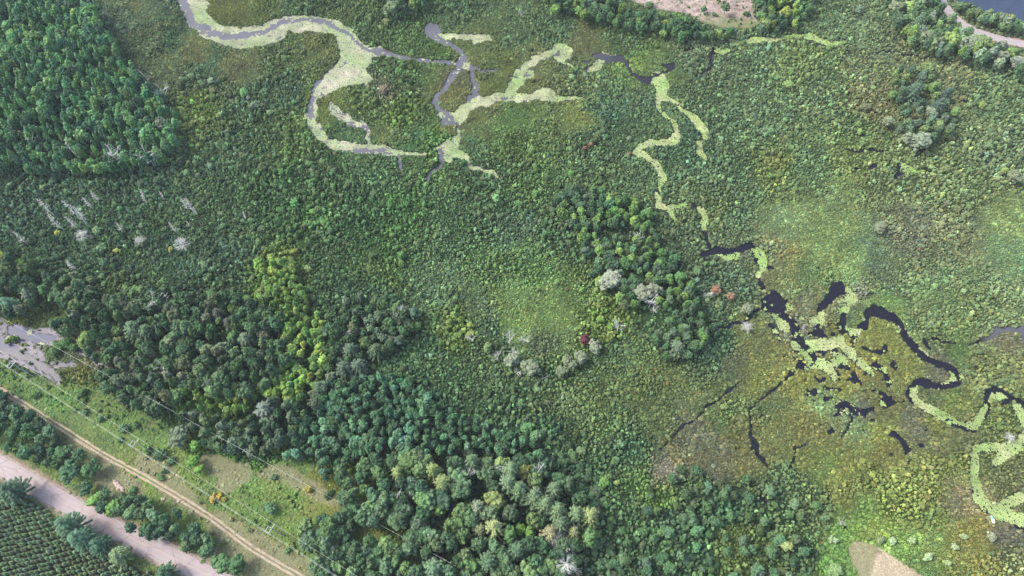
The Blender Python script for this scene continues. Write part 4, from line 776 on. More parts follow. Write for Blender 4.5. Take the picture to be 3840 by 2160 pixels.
# trees one can single out: kind, cx, cy (crown centre), radius, height, tone, label
NOTED = [
 ('round', 4606, 2110, 4.6, 9.5, (172,184,156), "large pale silvery round tree at the edge of the central marsh"),
 ('round', 4845, 2215, 4.0, 9, (158,170,142), "pale silvery tree left of its twin beside bare grey branches"),
 ('round', 4925, 2190, 3.4, 9, (150,164,136), "pale silvery tree right of its twin in the wood band"),
 ('round', 4410, 2560, 2.3, 6, (98,56,64), "dark maroon round tree, the only red-leaved one"),
 ('round', 4385, 2690, 2.6, 7, (148,166,136), "pale tree just below the maroon tree"), ('round', 4490, 2620, 3.0, 7, (150,168,138), "pale broad tree just right of the maroon tree"),
 ('round', 4385, 2715, 2.0, 6, (150,166,140), "small pale tree below the maroon tree, second down"), ('round', 4005, 2775, 3.8, 8, (140,160,130), "broad pale tree above the fallen white log"),
 ('round', 3865, 2715, 3.0, 7, (152,170,140), "pale tree between two bare grey snags"), ('round', 4280, 2720, 2.2, 6, (140,160,128), "small pale tree in the row left of the maroon tree"),
 ('round', 4320, 2755, 2.2, 6, (134,156,124), "pale tree lowest in the row left of the maroon tree"), ('round', 4238, 2800, 2.4, 6, (134,158,124), "pale tree at the left end of the curved pale row"),
 ('round', 1225, 935, 3.3, 11, (142,156,134), "pale grey round tree at the edge of the upper left wood"), ('round', 1350, 3290, 4.2, 9, (126,152,124), "pale silvery tree at the edge of the grassy strip"),
 ('round', 4040, 3290, 2.4, 7, (100,140,100), "green tree at the end of the blue-green wood"),
 ('round', 6950, 1070, 5.0, 11, (156,176,146), "large silvery willow at the foot of the isolated clump"), ('round', 6860, 1050, 3.4, 10, (148,168,138), "smaller silvery willow beside the large one in the clump"),
 ('round', 7030, 860, 3.2, 9, (144,166,134), "silvery tree in the middle of the isolated clump"), ('round', 6700, 920, 2.8, 7, (150,170,136), "lone pale tree left of the isolated clump"),
 ('round', 7080, 940, 2.8, 8, (128,160,96), "bright yellow-green tree in the isolated clump"), ('round', 7010, 520, 3.4, 9, (112,142,92), "green round tree at the top of the isolated clump"),
 ('round', 7300, 340, 5.0, 12, (152,172,140), "big pale silvery tree in the belt below the far road"), ('round', 7180, 300, 4.6, 12, (134,168,96), "big bright green tree in the belt below the far road"),
 ('round', 6760, 60, 4.4, 12, (142,164,126), "pale tree at the upper end of the far belt"), ('round', 6980, 290, 4.0, 11, (144,166,130), "pale tree at the lower edge of the far belt"),
 ('round', 7420, 330, 3.8, 11, (120,150,92), "yellow-green tree beside the far road"), ('round', 7560, 430, 3.6, 10, (150,168,142), "silvery tree at the right end of the far belt"),
 ('round', 7690, 480, 4.0, 11, (150,164,144), "grey silvery tree at the right edge below the far belt"),
 ('round', 7650, 1330, 3.4, 9, (138,156,126), "pale tree standing alone at the right edge of the marsh"), ('round', 7580, 1290, 1.8, 5, (138,168,92), "small bright green tree beside the pale edge tree"),
 ('round', 6640, 1720, 3.2, 5, (140,160,128), "pale willow bush in the upper right marsh"), ('round', 5640, 2330, 2.6, 6, (148,166,134), "pale tree by the dark pool's left bank"),
 ('round', 7412, 790, 2.0, 5, (128,156,84), "small yellow-green tree alone in the right marsh"),
 ('round', 5930, 105, 3.6, 11, (138,158,72), "yellow-green tree right of the sandy clearing"), ('round', 5780, 190, 3.0, 9, (126,152,92), "light green tree at the clearing's right end"),
 ('round', 5310, 70, 2.0, 5, (92,134,96), "lone green tree standing in the sandy clearing"),
 ('round', 2960, 60, 4.4, 12, (112,138,104), "pale green tree at the top of the middle river bank"), ('round', 3120, 40, 3.4, 11, (108,140,76), "yellowish green tree at the top edge beyond the river"),
 ('round', 25, 1930, 2.6, 8, (142,170,60), "yellow-green tree at the left edge"), ('round', 155, 1990, 2.6, 8, (108,156,66), "bright green tree near the left edge"),
 ('round', 880, 2500, 2.4, 8, (124,158,92), "light green tree near the left pond"), ('round', 640, 2560, 3.6, 7, (118,152,80), "broad light green tree at the right of the left pond"),
 ('round', 1750, 2330, 1.9, 7, (104,130,66), "olive round tree in the left wood"), ('round', 910, 2570, 2.2, 7, (116,128,88), "brownish olive tree near the left pond"),
 ('round', 3930, 3990, 2.2, 6, (118,168,78), "bright green young tree in a dark gap of the bottom wood"), ('round', 4000, 4030, 2.4, 6, (104,158,72), "vivid green tree in the dark gap left of the silvery pines"),
 ('round', 3325, 3840, 2.6, 8, (112,160,86), "bright green tree among the dark oaks"), ('round', 3740, 3780, 3.9, 13, (128,150,92), "olive oak with a yellow top in the bottom wood"),
 ('round', 3480, 3700, 4.0, 13, (94,130,94), "broad dark oak with two lobes in the bottom wood"), ('round', 3680, 3580, 3.4, 12, (88,120,88), "round oak standing below the curved wood edge"),
 ('round', 3970, 3560, 3.2, 11, (118,134,66), "olive yellow tree behind the silver pines"), ('round', 1480, 3370, 2.2, 7, (104,160,70), "bright green tree at the corner of the grassy strip"),
 ('round', 1460, 3480, 2.4, 6, (108,164,70), "bright green tree second down at the strip's corner"), ('round', 1510, 3540, 1.9, 5, (114,164,72), "bright green tree lowest at the strip's corner"),
 ('round', 720, 3770, 2.7, 6, (112,164,82), "bright green tree beside the road"), ('round', 860, 3830, 3.0, 7, (100,150,76), "vivid green tree second beside the road"),
 ('round', 1680, 4250, 3.6, 8, (86,132,84), "left of three round trees below the track bend"), ('round', 1790, 4270, 3.4, 8, (74,116,76), "right of three round trees below the track bend"), ('round', 1570, 4150, 3.2, 8, (78,116,82), "round tree alone above the track bend pair"),
 ('round', 470, 3420, 3.0, 8, (82,124,86), "upper of the stacked trees beside the bare bank"), ('round', 530, 3560, 3.9, 9, (80,124,92), "large tree second from the bare bank by the road"), ('round', 685, 3540, 3.3, 8, (80,122,80), "upright tree next to the pink rock heap"),
 ('round', 375, 3260, 2.9, 8, (84,124,92), "round tree beside the sandy track's first bend"), ('round', 650, 3680, 2.8, 7, (74,112,80), "dark tree between the rock heap and the road"),
 ('round', 2040, 3840, 2.3, 4, (92,132,96), "bushy tree alone in the bright strip meadow"), ('round', 2010, 3830, 1.6, 3, (78,116,84), "small dark tree touching the lone meadow tree"),
 ('round', 6306, 4306, 2.6, 4, (124,160,106), "pale round bush tree left of the bare field"), ('round', 6640, 4080, 1.4, 2.6, (148,174,128), "pale bush above the bare field's edge"),
 ('round', 5940, 4120, 2.2, 5, (144,166,104), "yellow pale tree alone in the lower right scrub"),
 ('pine', 75, 3700, 6.0, 17, (84,120,98), "big shaggy pine leaning over the road at the left edge"), ('pine', 500, 3960, 5.6, 18, (92,134,106), "large blue-green pine at the plantation's road edge, left one"), ('pine', 600, 4060, 5.2, 18, (96,140,114), "large blue-green pine at the plantation's road edge, right one"),
 ('pine', 735, 4110, 4.4, 13, (86,130,104), "medium blue-green pine right of the big roadside pair"), ('pine', 890, 4190, 4.3, 12, (124,154,110), "pale pine near the lower road edge"), ('pine', 1240, 4320, 4.0, 11, (82,122,92), "dark pine at the bottom edge by the road"),
 ('pine', 2660+340, 3570, 3.6, 15, (142,166,104), "yellowish pine at the left of the bottom wood"), ('pine', 3260, 3550, 4.0, 17, (140,166,100), "bright yellow-green pine, upper of a pair in the bottom wood"), ('pine', 3340, 3640, 4.4, 18, (138,162,104), "bright yellow-green pine, lower of a pair in the bottom wood"),
 ('pine', 3850, 3540, 4.4, 18, (116,152,112), "silver-green pine topmost in the pine row"), ('pine', 3830, 3640, 4.4, 18, (120,152,116), "silver-green pine second in the pine row"), ('pine', 3915, 3690, 4.2, 18, (112,148,108), "silver-green pine third in the pine row"),
 ('pine', 4030, 3740, 4.4, 18, (116,146,110), "silver-green pine fourth in the pine row"), ('pine', 4110, 3800, 4.6, 18, (112,144,106), "silver-green pine in the middle of the pine row"), ('pine', 4200, 3850, 4.4, 18, (118,150,108), "silver-green pine right of the middle of the row"),
 ('pine', 4180, 3690, 3.8, 16, (112,144,110), "silver-green pine on the outer side of the row"), ('pine', 4340, 3880, 4.2, 17, (116,150,108), "pale pine near the right end of the row"), ('pine', 4450, 3890, 4.4, 17, (146,168,110), "yellow-green pine at the right end of the row"),
 ('pine', 3725, 3980, 4.6, 17, (158,178,118), "bright pale yellow pine standing alone in the bottom wood"), ('pine', 3600, 3830, 3.6, 16, (142,160,126), "pale pine with a grey lower crown in the bottom wood"), ('pine', 4330, 4010, 3.0, 14, (150,166,112), "small pale pine below the row's right end"),
 ('pine', 3620, 4000, 3.8, 14, (122,140,98), "olive pine left of the bright pale pine"), ('pine', 4150, 4020, 4.0, 15, (156,160,120), "faded half-brown pine below the row"), ('pine', 3680, 4240, 5.0, 17, (96,132,100), "dark pine at the bottom of the wood"),
 ('pine', 3270, 4290, 5.0, 16, (112,152,116), "pale blue-green pine at the bottom edge"), ('pine', 3900, 4150, 4.4, 16, (92,128,98), "dark green pine left of the grey dead stars"), ('pine', 4230, 3950, 4.4, 17, (106,136,104), "grey-green pine inside the lower row"),
 ('pine', 3560, 3480, 3.8, 15, (104,136,104), "soft green pine behind the two-lobed oak"), ('pine', 6900, 680, 5.0, 15, (96,130,108), "large blue-green spruce in the isolated clump"), ('pine', 7090, 790, 4.4, 14, (88,116,108), "dark blue-grey spruce in the isolated clump"),
 ('pine', 7150, 700, 3.4, 11, (86,116,104), "smaller blue-grey spruce right of the dark one"), ('pine', 6930, 170, 5.0, 15, (100,136,108), "drooping blue-green pine in the far belt"), ('pine', 1000, 2480, 5.4, 13, (96,128,98), "broad pale pine, left one above the grassy strip wood"),
 ('pine', 1100, 2500, 4.8, 12, (90,122,92), "broad pale pine, right one above the grassy strip wood"), ('pine', 1850, 2560, 4.6, 12, (104,130,106), "grey-green pine at the centre of the left wood"), ('pine', 1990, 3090, 5.0, 12, (124,142,126), "grey pale pine in the bright band's lower part"),
 ('pine', 2640, 2640, 4.8, 12, (98,126,104), "grey-green pine at the left wood's right end, upper"), ('pine', 2700, 2760, 4.4, 12, (96,122,102), "grey-green pine at the left wood's right end, middle"), ('pine', 2590, 2780, 4.6, 12, (92,116,98), "grey-green pine at the left wood's right end, lower"),
 ('pine', 2830, 2640, 4.2, 11, (92,120,90), "dark broad pine beside the central marsh edge"), ('pine', 5110, 2620, 4.6, 11, (108,134,108), "pale drooping pine at the wood band's lower end"), ('pine', 60, 2290, 4.0, 14, (98,146,118), "blue-green spruce leaning at the left edge"),
 ('pine', 1640, 2360, 3.0, 11, (94,110,96), "grey spruce upper of two in the left wood"), ('pine', 1720, 2430, 2.6, 10, (100,112,98), "grey spruce lower of two in the left wood"),
 ('tall', 5480, 60, 2.6, 9, (76,112,80), "dark upright tree in the clearing's right wood"),
 ('tall', 7460, 110, 2.6, 11, (112,146,104), "pale upright tree on the lake shore"), ('tall', 7600, 170, 2.4, 10, (108,144,96), "light green upright tree on the lake shore"),
]
nc = np.array([(survey(*ground(q[1], q[2], .6 * q[4]))[0], q[2], q[3]) for q in NOTED])
for kind, cx, cy, r, h, col, lab in NOTED:
    x, y = ground(cx, cy, .62 * h)
    tree(kind, float(x), float(y), r, h, np.array(col) * (.94 if kind == 'pine' else 0.83 if col[2] > 120 else .95), lab, None, pale="pale" in lab)
NXY = np.array([ground(q[1], q[2], .62 * q[4]) + (q[3],) for q in NOTED], float)
CAND = [c for c in CAND if np.all(np.hypot(NXY[:, 0] - c[1], NXY[:, 1] - c[2]) > NXY[:, 2] * .75 + c[3] * .5)]
inview = lambda c: -20 < c[8] < CW + 20 and -20 < c[9] < CH + 20
n_noted = {'round': sum(q[0] == 'round' for q in NOTED), 'tall': sum(q[0] == 'tall' for q in NOTED)}
rest = {'round': [], 'tall': []}
SHORT = ["the dense upper left wood", "the left wood above wires", "the winding bright green band", "the grey-green wood mid left", "the blue-green wood below marsh", "the tall bottom wood", "the wood right of marsh",
         "the far top bank", "the clearing's wood", "the lake shore row", "the far road's tree belt", "the isolated right clump", "the upper roadside group", "the lower roadside group", "the strip's lower grove", "the lower right scrub"]
WB_ = []; WR_ = []
for w in range(len(WOODS)):
    q = [c for c in CAND if c[6] == w and inview(c)] or [c for c in CAND if c[6] == w]
    a1_, a2_ = np.array([c[8] for c in q]), np.array([c[9] for c in q]); rr_ = np.array([c[3] for c in q]); WB_.append((a1_.min(), a1_.max(), a2_.min(), a2_.max())); WR_.append(np.quantile(rr_, [.33, .67]))
for kind in ('round', 'tall'):
    L_ = sorted([c for c in CAND if c[0] == kind], key=lambda c: -c[7] * (1 if inview(c) else 0))
    keep = 300 - n_noted[kind]
    for i, (k_, x, y, r, h, col, w, _, c1, c2) in enumerate(L_):
        col = col * (.86 + .28 * rng.random()) * np.array([1 + rng.normal(0, .04), 1, 1 + rng.normal(0, .04)])
        if i < keep and inview(L_[i]):
            kn = "leafy tree" if kind == 'round' else "slim tree"
            ph = WOODS[w]['w']; tn = tonename(col)
            q1, q2, q3, q4 = WB_[w]; fu = (c1 - q1) / (q2 - q1 + 1); fv = (c2 - q3) / (q4 - q3 + 1)
            sz = "wide" if r > WR_[w][1] else "small" if r < WR_[w][0] else "medium"
            dn = np.hypot(nc[:, 0] - c1, nc[:, 1] - c2); jn = int(np.argmin(dn)); near = ""
            pos = ("top", "middle", "bottom")[min(2, int(fv * 3))] + " " + ("left", "centre", "right")[min(2, int(fu * 3))]
            lab = f"{sz} {tn} {kn}, {pos} of {SHORT[w]}"
            tree(kind, x, y, r * (1 if kind == 'round' else .86), h, col, lab, lab)
        else: rest[kind].append((x, y, r * (1 if kind == 'round' else .86), h, col))
for kind, coll, nv, u in (('round', C_ROUND, NB, 2.35), ('tall', C_TALL, NT, 4.3)):
    q = rest[kind]
    if not q: continue
    x, y, r, h = (np.array([a[i] for a in q]) for i in range(4)); col = np.array([a[4] for a in q])
    fr_ = .72
    scatter("woodland" if kind == 'round' else "aspen_woodland", coll, nv, x, y, h * (1 - fr_), np.column_stack([r, r, h * fr_ / u]), tintof(col) * K,
            "smaller trees filling the woods around the marsh" if kind == 'round' else "slender trees filling the upper left wood", "woodland", rng, .04)

# plantation of young pines in rows
PLANT = [(-900,3300),(-200,3570),(0,3640),(120,3690),(230,3790),(330,3830),(420,3960),(560,4080),(720,4150),(900,4230),(1050,4290),(1180,4347),(1300,4500),(1500,4800),(-900,4900)]
pm = raster(); poly(pm, PLANT)
ang = math.radians(14); sx, sy = 1.85, 2.0
U, W_ = np.meshgrid(np.arange(-140, 140), np.arange(-140, 140)); U = U.ravel() * sx + (W_.ravel() % 2) * sx * .5; W_ = W_.ravel() * sy
X = -180 + U * math.cos(ang) - W_ * math.sin(ang); Y = 60 + U * math.sin(ang) + W_ * math.cos(ang)
X += rng.normal(0, .22, len(X)); Y += rng.normal(0, .22, len(Y))
H_ = rng.uniform(2.3, 2.9, len(X)) * (.92 + .2 * vnoise(X, Y, 12, 77))
c1, c2, dep = survey(X, Y, .8 * H_); ok = (look(pm, c1, c2) > .5) & (Y > 5) & (np.abs(X) < 330)
X, Y, H_, c1, c2, dep = (a[ok] for a in (X, Y, H_, c1, c2, dep))
pin = np.array([[0, 0, 0]]) if False else NXY[[i for i, q in enumerate(NOTED) if q[0] == 'pine']]
bx, by = zip(*[(p[0], p[1]) for p in pin]); keepm = np.all(np.hypot(X[:, None] - np.array(bx), Y[:, None] - np.array(by)) > pin[:, 2] * .5, axis=1)
X, Y, H_, c1, c2, dep = (a[keepm] for a in (X, Y, H_, c1, c2, dep))
vis = (c1 > -10) & (c1 < CW) & (c2 < CH + 10); order = np.argsort(np.where(vis, dep, 1e9))
tone = np.array([112, 142, 104])[None] * (.86 + .3 * rng.random((len(X), 1))) * (1 + rng.normal(0, .03, (len(X), 3)))
proto = []
for i in range(NY): proto.append(OY[i])
for n_, i in enumerate(order[:300]):
    if not vis[i]: break
    o = bpy.data.objects.new("young_pine", proto[int(rng.integers(0, NY))]); ROOT.objects.link(o)
    s = float(rng.uniform(.80, 1.02)); o.location = (X[i], Y[i], GZ + .1); o.scale = (s, s, H_[i] / 3.1); o.rotation_euler = (0, 0, rng.random() * 6.28)
    o.color = (*[float(q) for q in tintof(tone[i]) * K], 1)
    o["label"] = "young green pine in the close planted rows below the road"; o["category"] = "pine tree"; o["group"] = "young pines planted in rows below the road"
r_ = order[300:]
scatter("pine_plantation", C_YP, NY, X[r_], Y[r_], np.full(len(r_), GZ + .3), np.column_stack([rng.uniform(.78, 1.05, len(r_))] * 2 + [H_[r_] / 3.1]), tintof(tone[r_]) * K,
        "farther young pines planted in close rows", "woodland", rng, .03)

# ------------------------------------------------------------------ dead trees
SN = {'fine': [snag_mesh("snag", 600 + i, M_DEAD, 'fine') for i in range(4)], 'star': [snag_mesh("snag", 620 + i, M_DEAD, 'star') for i in range(3)], 'fork': [snag_mesh("snag", 640 + i, M_DEAD, 'fork') for i in range(4)],
      'pole': [trunk_mesh("bare", 660 + i, M_PALE_BARK) for i in range(2)]}
DEAD = [
 ('fine',355,1570,15),('fine',425,1680,14),('fine',540,1580,15),('fine',545,1680,12),('fine',600,1640,16),('fine',670,1540,11),('fine',715,1490,10),('fine',1070,1465,9),('fine',1090,1510,7),('fine',1222,1480,7),
 ('fine',1385,1540,12),('fine',1430,1560,12),('fine',1475,1595,8),('fine',1845,1630,7),('fine',1425,1695,6),('fine',1310,1725,10),('fine',900,1720,9),('star',1060,1820,6),('star',1380,1850,9),('star',622,1790,8),('fine',155,1795,12),('fine',525,2010,11),
 ('fork',1265,2800,9),('fork',1050,2860,7),('fork',950,2300,7),('fork',1000,2375,7),('fork',1175,2290,11),('fork',1240,2270,10),('fork',490,2220,7),('pole',1080,2370,9),('pole',1160,2310,10),('pole',1215,2300,10),
 ('pole',1115,610,13),('fork',1235,725,11),('pole',560,1150,17),('fork',890,1210,15),('fork',1140,1210,12),('pole',265,1105,13),('pole',840,1200,12),
 ('fork',3020,2380,8),('fork',3015,2450,7),('fork',2625,2520,7),('fork',3850,2570,8),('fork',3952,2580,7),('fork',3758,2690,7),('fork',3866,2665,6),('fork',4666,2475,9),('fork',4908,2290,9),('fork',4938,2345,7),('fork',3545,2565,6),('fork',3905,2815,5),
 ('star',4256,4262,13),('star',4078,4310,11),('star',4282,4120,10),('star',3776,3550,10),('fork',3066,3665,11),('fork',3555,3590,10),('fork',4050,3590,11),('fork',3552,3930,11),('fork',3110,3715,9),('star',4180,4060,10),
 ('star',5710,4300,6),('fork',5630,2475,6),('star',5630,2470,6.5),('fork',6060,2490,4),('star',7615,3300,5),('fork',5330,2225,7),('fork',6340,3940,4),('fork',7560,170,12),('fork',1210,4070,7),('fork',3930,110,5),
 ('fork',4800,1800,7),('fork',4500,1880,7),('fork',6880,560,8),
]
wh = {'fine': "slim fine-branched grey snag", 'star': "star-shaped leafless grey tree", 'fork': "pale forking dead tree", 'pole': "bare white birch trunk"}
def where(cx, cy):
    if cx < 1500 and cy < 1300: return "at the lower edge of the upper left wood"
    if cx < 2000 and 1400 < cy < 2100: return "rising from the scrub on the left"
    if cx < 2000 and cy < 3000: return "in the wood above the power line strip"
    if cx < 3300 and cy < 3000: return "in the grey-green mid-left wood"
    if 3300 < cx < 5000 and 1700 < cy < 3000: return "on the rim of the central marsh"
    if 2900 < cx < 4600 and cy > 3400: return "in the bottom pine wood"
    if cx > 5000 and cy > 2900: return "in the lower right marsh"
    if cx > 5000 and cy > 1800: return "by the dark pools on the right"
    if cx > 6500: return "in the upper right trees"
    return "beside the road and top woods"
seen = {}
for st_, cx, cy, h in DEAD:
    x, y = ground(cx, cy, .5 * h); L0 = f"{wh[st_]} {where(cx, cy)}"
    o = bpy.data.objects.new("dead_tree", SN[st_][int(rng.integers(0, len(SN[st_])))]); ROOT.objects.link(o)
    o.location = (float(x), float(y), GZ - .05); o.rotation_euler = (rng.normal(0, .05), rng.normal(0, .05), rng.random() * 6.28)
    wd = 1.35 if st_ != 'pole' else 1.5
    o.scale = (h * wd, h * wd, h); o["label"] = L0; o["category"] = "dead tree"; o["group"] = L0
# fallen white log
b_ = MB(); b_.rod((0, 0, .25), (3.6, 1.0, .7), .16, .09); b_.rod((3.6, 1.0, .7), (6.2, 2.6, 1.2), .09, .03); b_.rod((2.4, .7, .5), (3.2, 2.6, 1.4), .08, .02); b_.rod((1.2, .3, .4), (.2, 1.9, .9), .08, .02); b_.rod((4.6, 1.6, .9), (6.4, .9, 1.3), .06, .02); b_.rod((3.0, .8, .6), (2.6, -1, .8), .06, .02)
o = bpy.data.objects.new("fallen_tree", b_.mesh("fallen_tree", [M_PALE_BARK])); ROOT.objects.link(o); x, y = ground(4050, 2870, 1.5); o.location = (float(x), float(y), 1.3); o.scale = (1, 1, 1)
o["label"] = "bleached white fallen tree with broken limbs lying on the marsh scrub"; o["category"] = "fallen tree"

# ------------------------------------------------------------------ marsh shrubs, tufts, lily pads
C_SH = variants("lib_shrub", lambda i: shrub_mesh("shrub", 700 + i, [M_LEAF_I]), 12)
C_TF = variants("lib_tuft", lambda i: tuft_mesh("tuft", 740 + i, [M_LEAF_I]), 8)
SH = [[], [], [], []]; TF = [[], [], [], []]
WG = blur(WAT, 1)
for s0, s1, sp_ in ((0, 1.15, .90), (1.15, 1.45, 1.10), (1.45, 1.72, 1.34), (1.72, 9, 1.6)):
    X, Y = np.meshgrid(np.arange(-375, 375, sp_), np.arange(16, 420, sp_))
    X = (X + (np.arange(X.shape[0]) % 2)[:, None] * sp_ / 2 + rng.uniform(-.45, .45, X.shape) * sp_).ravel(); Y = (Y + rng.uniform(-.45, .45, Y.shape) * sp_).ravel()
    c1, c2, dep = survey(X, Y, .5)
    ok = (c1 > -450) & (c1 < CW + 450) & (c2 > -250) & (c2 < CH + 350)
    X, Y, c1, c2 = X[ok], Y[ok], c1[ok], c2[ok]
    jx, jy = 20 * (vnoise(X, Y, 2.2, 5) - .5) + 26 * (vnoise(X, Y, 6, 7) - .5), 20 * (vnoise(X, Y, 2.2, 6) - .5) + 26 * (vnoise(X, Y, 6, 8) - .5)
    cv = cover(c1 + 240 * (fbm(X, Y, 12, 63) - .5), c2 + 240 * (fbm(X, Y, 12, 64) - .5))
    size = cv[:, 3] + (fbm(X, Y, 14, 65) - .5) * .8 - .12 * (c1 > 4700)
    wm = look(WG, c1 + jx, c2 + jy)
    ok = (size >= s0) & (size < s1) & (wm < .16)
    for m_ in (RDM, TKM, FLM, FRM): ok &= look(m_, c1, c2) < .5
    ok &= ~((look(CLM, c1, c2) > .5) & (rng.random(len(X)) < .94))
    ok &= ~((look(VERGE, c1, c2) > .5) & (rng.random(len(X)) < .82))
    ok &= ~((look(MUDM, c1, c2) > .5) & (rng.random(len(X)) < .80))
    ok &= ~(look(PLM, c1, c2) > .5)
    ok &= ~((look(WOODM, c1, c2) > .5) & (rng.random(len(X)) < .45))
    strip = look(STM, c1, c2) > .5; dryv = look(DRY, c1, c2)
    ok &= ~(strip & (rng.random(len(X)) < np.clip(.10 + .62 * dryv + .5 * (fbm(X, Y, 10, 66) - .5), 0, .85)))
    ok_i = np.where(ok)[0]
    X, Y, c1, c2, cv, strip, size = X[ok], Y[ok], c1[ok], c2[ok], cv[ok], strip[ok], size[ok]
    n = len(X)
    rgb = cv[:, :3].copy()
    dv = np.clip(dryv[ok_i] * 1.3 - .1, 0, 1)[:, None] * strip[:, None]
    rgb = rgb * (1 - .72 * dv) + np.array([146, 140, 112]) * .72 * dv
    f1 = fbm(X, Y, 11, 71)[:, None]; f2 = fbm(X, Y, 5, 72)[:, None]
    rgb *= 1 + (f1 - .5) * .34
    rgb *= 1 + (f2 - .5) * .22
    rgb *= np.exp(rng.normal(0, 1, (n, 1)) * np.where(strip, .06, np.where(size < 1.5, .12, .17))[:, None])
    hue = (fbm(X, Y, 8, 73) - .5)[:, None] * .7 + rng.normal(0, .30, (n, 1))
    rgb *= 1 + hue * np.array([[.13, 0, -.16]])
    pk = np.where(strip, 1.0, rng.random(n))
    rgb[pk < .012] = rgb[pk < .012] * np.array([1.22, 1.18, .95]); pk2 = (rng.random(n) < .04) & ~strip; rgb[pk2] *= np.array([1.16, 1.18, 1.0])
    rgb[(pk > .012) & (pk < .0135)] *= np.array([1.2, .88, .95])
    rgb[(pk > .016) & (pk < .024)] *= np.array([1.18, 1.12, 1.25])
    red = (pk > .012) & (pk < .0135)
    rgb[:, 0] = np.where(red, rgb[:, 0], np.minimum(rgb[:, 0], rgb[:, 1] * 1.03)); rgb[:, 2] = np.maximum(rgb[:, 2], rgb[:, 1] * .50)
    tint = tintof(np.clip(rgb, 5, 235), .87) * (K + .11) * np.array([.98, 1, 1.0])
    if s0 == 0 or strip.all():
        low = np.ones(n, bool)
    else: low = strip & (rng.random(n) < .85) | (size < 1.28)
    r = sp_ * np.where(size < 1.5, 1.16, 1.0) * np.clip(np.exp(rng.normal(-.72, .26, n)), .28, 1.1) * (.75 + .5 * vnoise(X, Y, 6, 74))
    hh = r * rng.uniform(.8, 1.9, n) * np.where(size > 1.6, 1.2, 1.0)
    SH[0].append(X[~low]); SH[1].append(Y[~low]); SH[2].append(np.column_stack([r, r, hh])[~low]); SH[3].append(tint[~low])
    tl = np.column_stack([r * 1.05, r * 1.05, r * rng.uniform(.9, 1.5, n) * np.where(strip, .55, 1)])
    TF[0].append(X[low]); TF[1].append(Y[low]); TF[2].append(tl[low]); TF[3].append(tint[low] * np.where(strip[low], .98, 1.02)[:, None])
x, y, s, t_ = (np.concatenate(a) for a in SH)
print("shrubs", len(x))
scatter("marsh_shrubbery", C_SH, 12, x, y, np.full(len(x), GZ - .1), s, t_, "dense low green shrubs carpeting the marsh", "shrubs", rng, .15)
x, y, s, t_ = (np.concatenate(a) for a in TF)
print("tufts", len(x))
scatter("sedge_grass", C_TF, 8, x, y, np.full(len(x), GZ - .05), s, t_, "sedge and meadow grass tufts beside the channels and track", "grass", rng, .12)

# saplings and taller bushes breaking up the scrub, thickest towards the woods
X = rng.uniform(-350, 350, 42000); Y = rng.uniform(18, 415, 42000)
c1, c2, dep = survey(X, Y, 1.5); ok = (c1 > -300) & (c1 < CW + 300) & (c2 > -200) & (c2 < CH + 250); X, Y, c1, c2 = X[ok], Y[ok], c1[ok], c2[ok]
cv = cover(c1, c2); sz = cv[:, 3] + (fbm(X, Y, 16, 91) - .5) * .9
b1, b2, _ = survey(X, Y, 0)
ok = (rng.random(len(X)) < np.clip((sz - 1.42) * .85, .0, .5) * np.where(c1 > 4700, .4, 1)) & (look(WG, b1, b2) < .05)
for m_ in (RDM, TKM, FLM, CLM, FRM, STM, PLM, VERGE, MUDM): ok &= look(blur(m_, 3), c1, c2) < .05
X, Y, cv, sz = X[ok], Y[ok], cv[ok], sz[ok]; n = len(X); r = np.exp(rng.normal(.10, .28, n)) * np.clip(sz / 1.8, .7, 1.25)
rgb = cv[:, :3] * np.exp(rng.normal(.03, .13, (n, 1))) * (1 + rng.normal(0, .05, (n, 3))); rgb[:, 0] = np.minimum(rgb[:, 0], rgb[:, 1])
h = r * rng.uniform(1.3, 2.3, n); print("saplings", n)
scatter("scrub_saplings", C_ROUND, NB, X, Y, np.full(n, .2), np.column_stack([r, r, h / 2.35]), tintof(rgb, .9) * (K + .06), "taller leafy bushes and saplings among the marsh scrub", "shrubs", rng, .1)

# lily pads
M_PAD, nt, b = mat("lily_pad"); a = nt.nodes.new("ShaderNodeAttribute"); a.attribute_type = 'INSTANCER'; a.attribute_name = 'tint'
nt.links.new(noise_mix(nt, a.outputs["Color"], 3, .9, 1.1), b.inputs["Base Color"]); b.inputs["Roughness"].default_value = .6
def pad_mesh(i):
    R = np.random.default_rng(800 + i); b_ = MB()
    for k in range(7):
        a_ = R.random() * 6.28; d = .72 * math.sqrt(R.random()); r = .20 + .22 * R.random(); n = 9
        cx_, cy_ = math.cos(a_) * d, math.sin(a_) * d; zz = .01 + k * .012; a0 = R.random() * 6.28
        t = a0 + np.linspace(.18, 6.1, n); rr = r * (1 + R.normal(0, .07, n))
        v = [(cx_, cy_, zz)] + [(cx_ + math.cos(q) * w_, cy_ + math.sin(q) * w_, zz + .015 * math.sin(3 * q)) for q, w_ in zip(t, rr)]
        b_.add(v, [(0, j, j + 1) for j in range(1, n)])
    return b_.mesh("pads", [M_PAD])
C_PAD = variants("lib_pad", pad_mesh, 8)
sp_ = .62
X, Y = np.meshgrid(np.arange(-360, 360, sp_), np.arange(20, 415, sp_))
X = (X + rng.uniform(-.5, .5, X.shape) * sp_).ravel(); Y = (Y + rng.uniform(-.5, .5, Y.shape) * sp_).ravel()
c1, c2, dep = survey(X, Y, WZ)
jx, jy = 20 * (vnoise(X, Y, 2.2, 5) - .5) + 26 * (vnoise(X, Y, 6, 7) - .5), 20 * (vnoise(X, Y, 2.2, 6) - .5) + 26 * (vnoise(X, Y, 6, 8) - .5)
pd = look(PAD, c1 + jx, c2 + jy) * (look(WAT, c1 + jx, c2 + jy) > .5)
hole = fbm(X, Y, 2.4, 83)
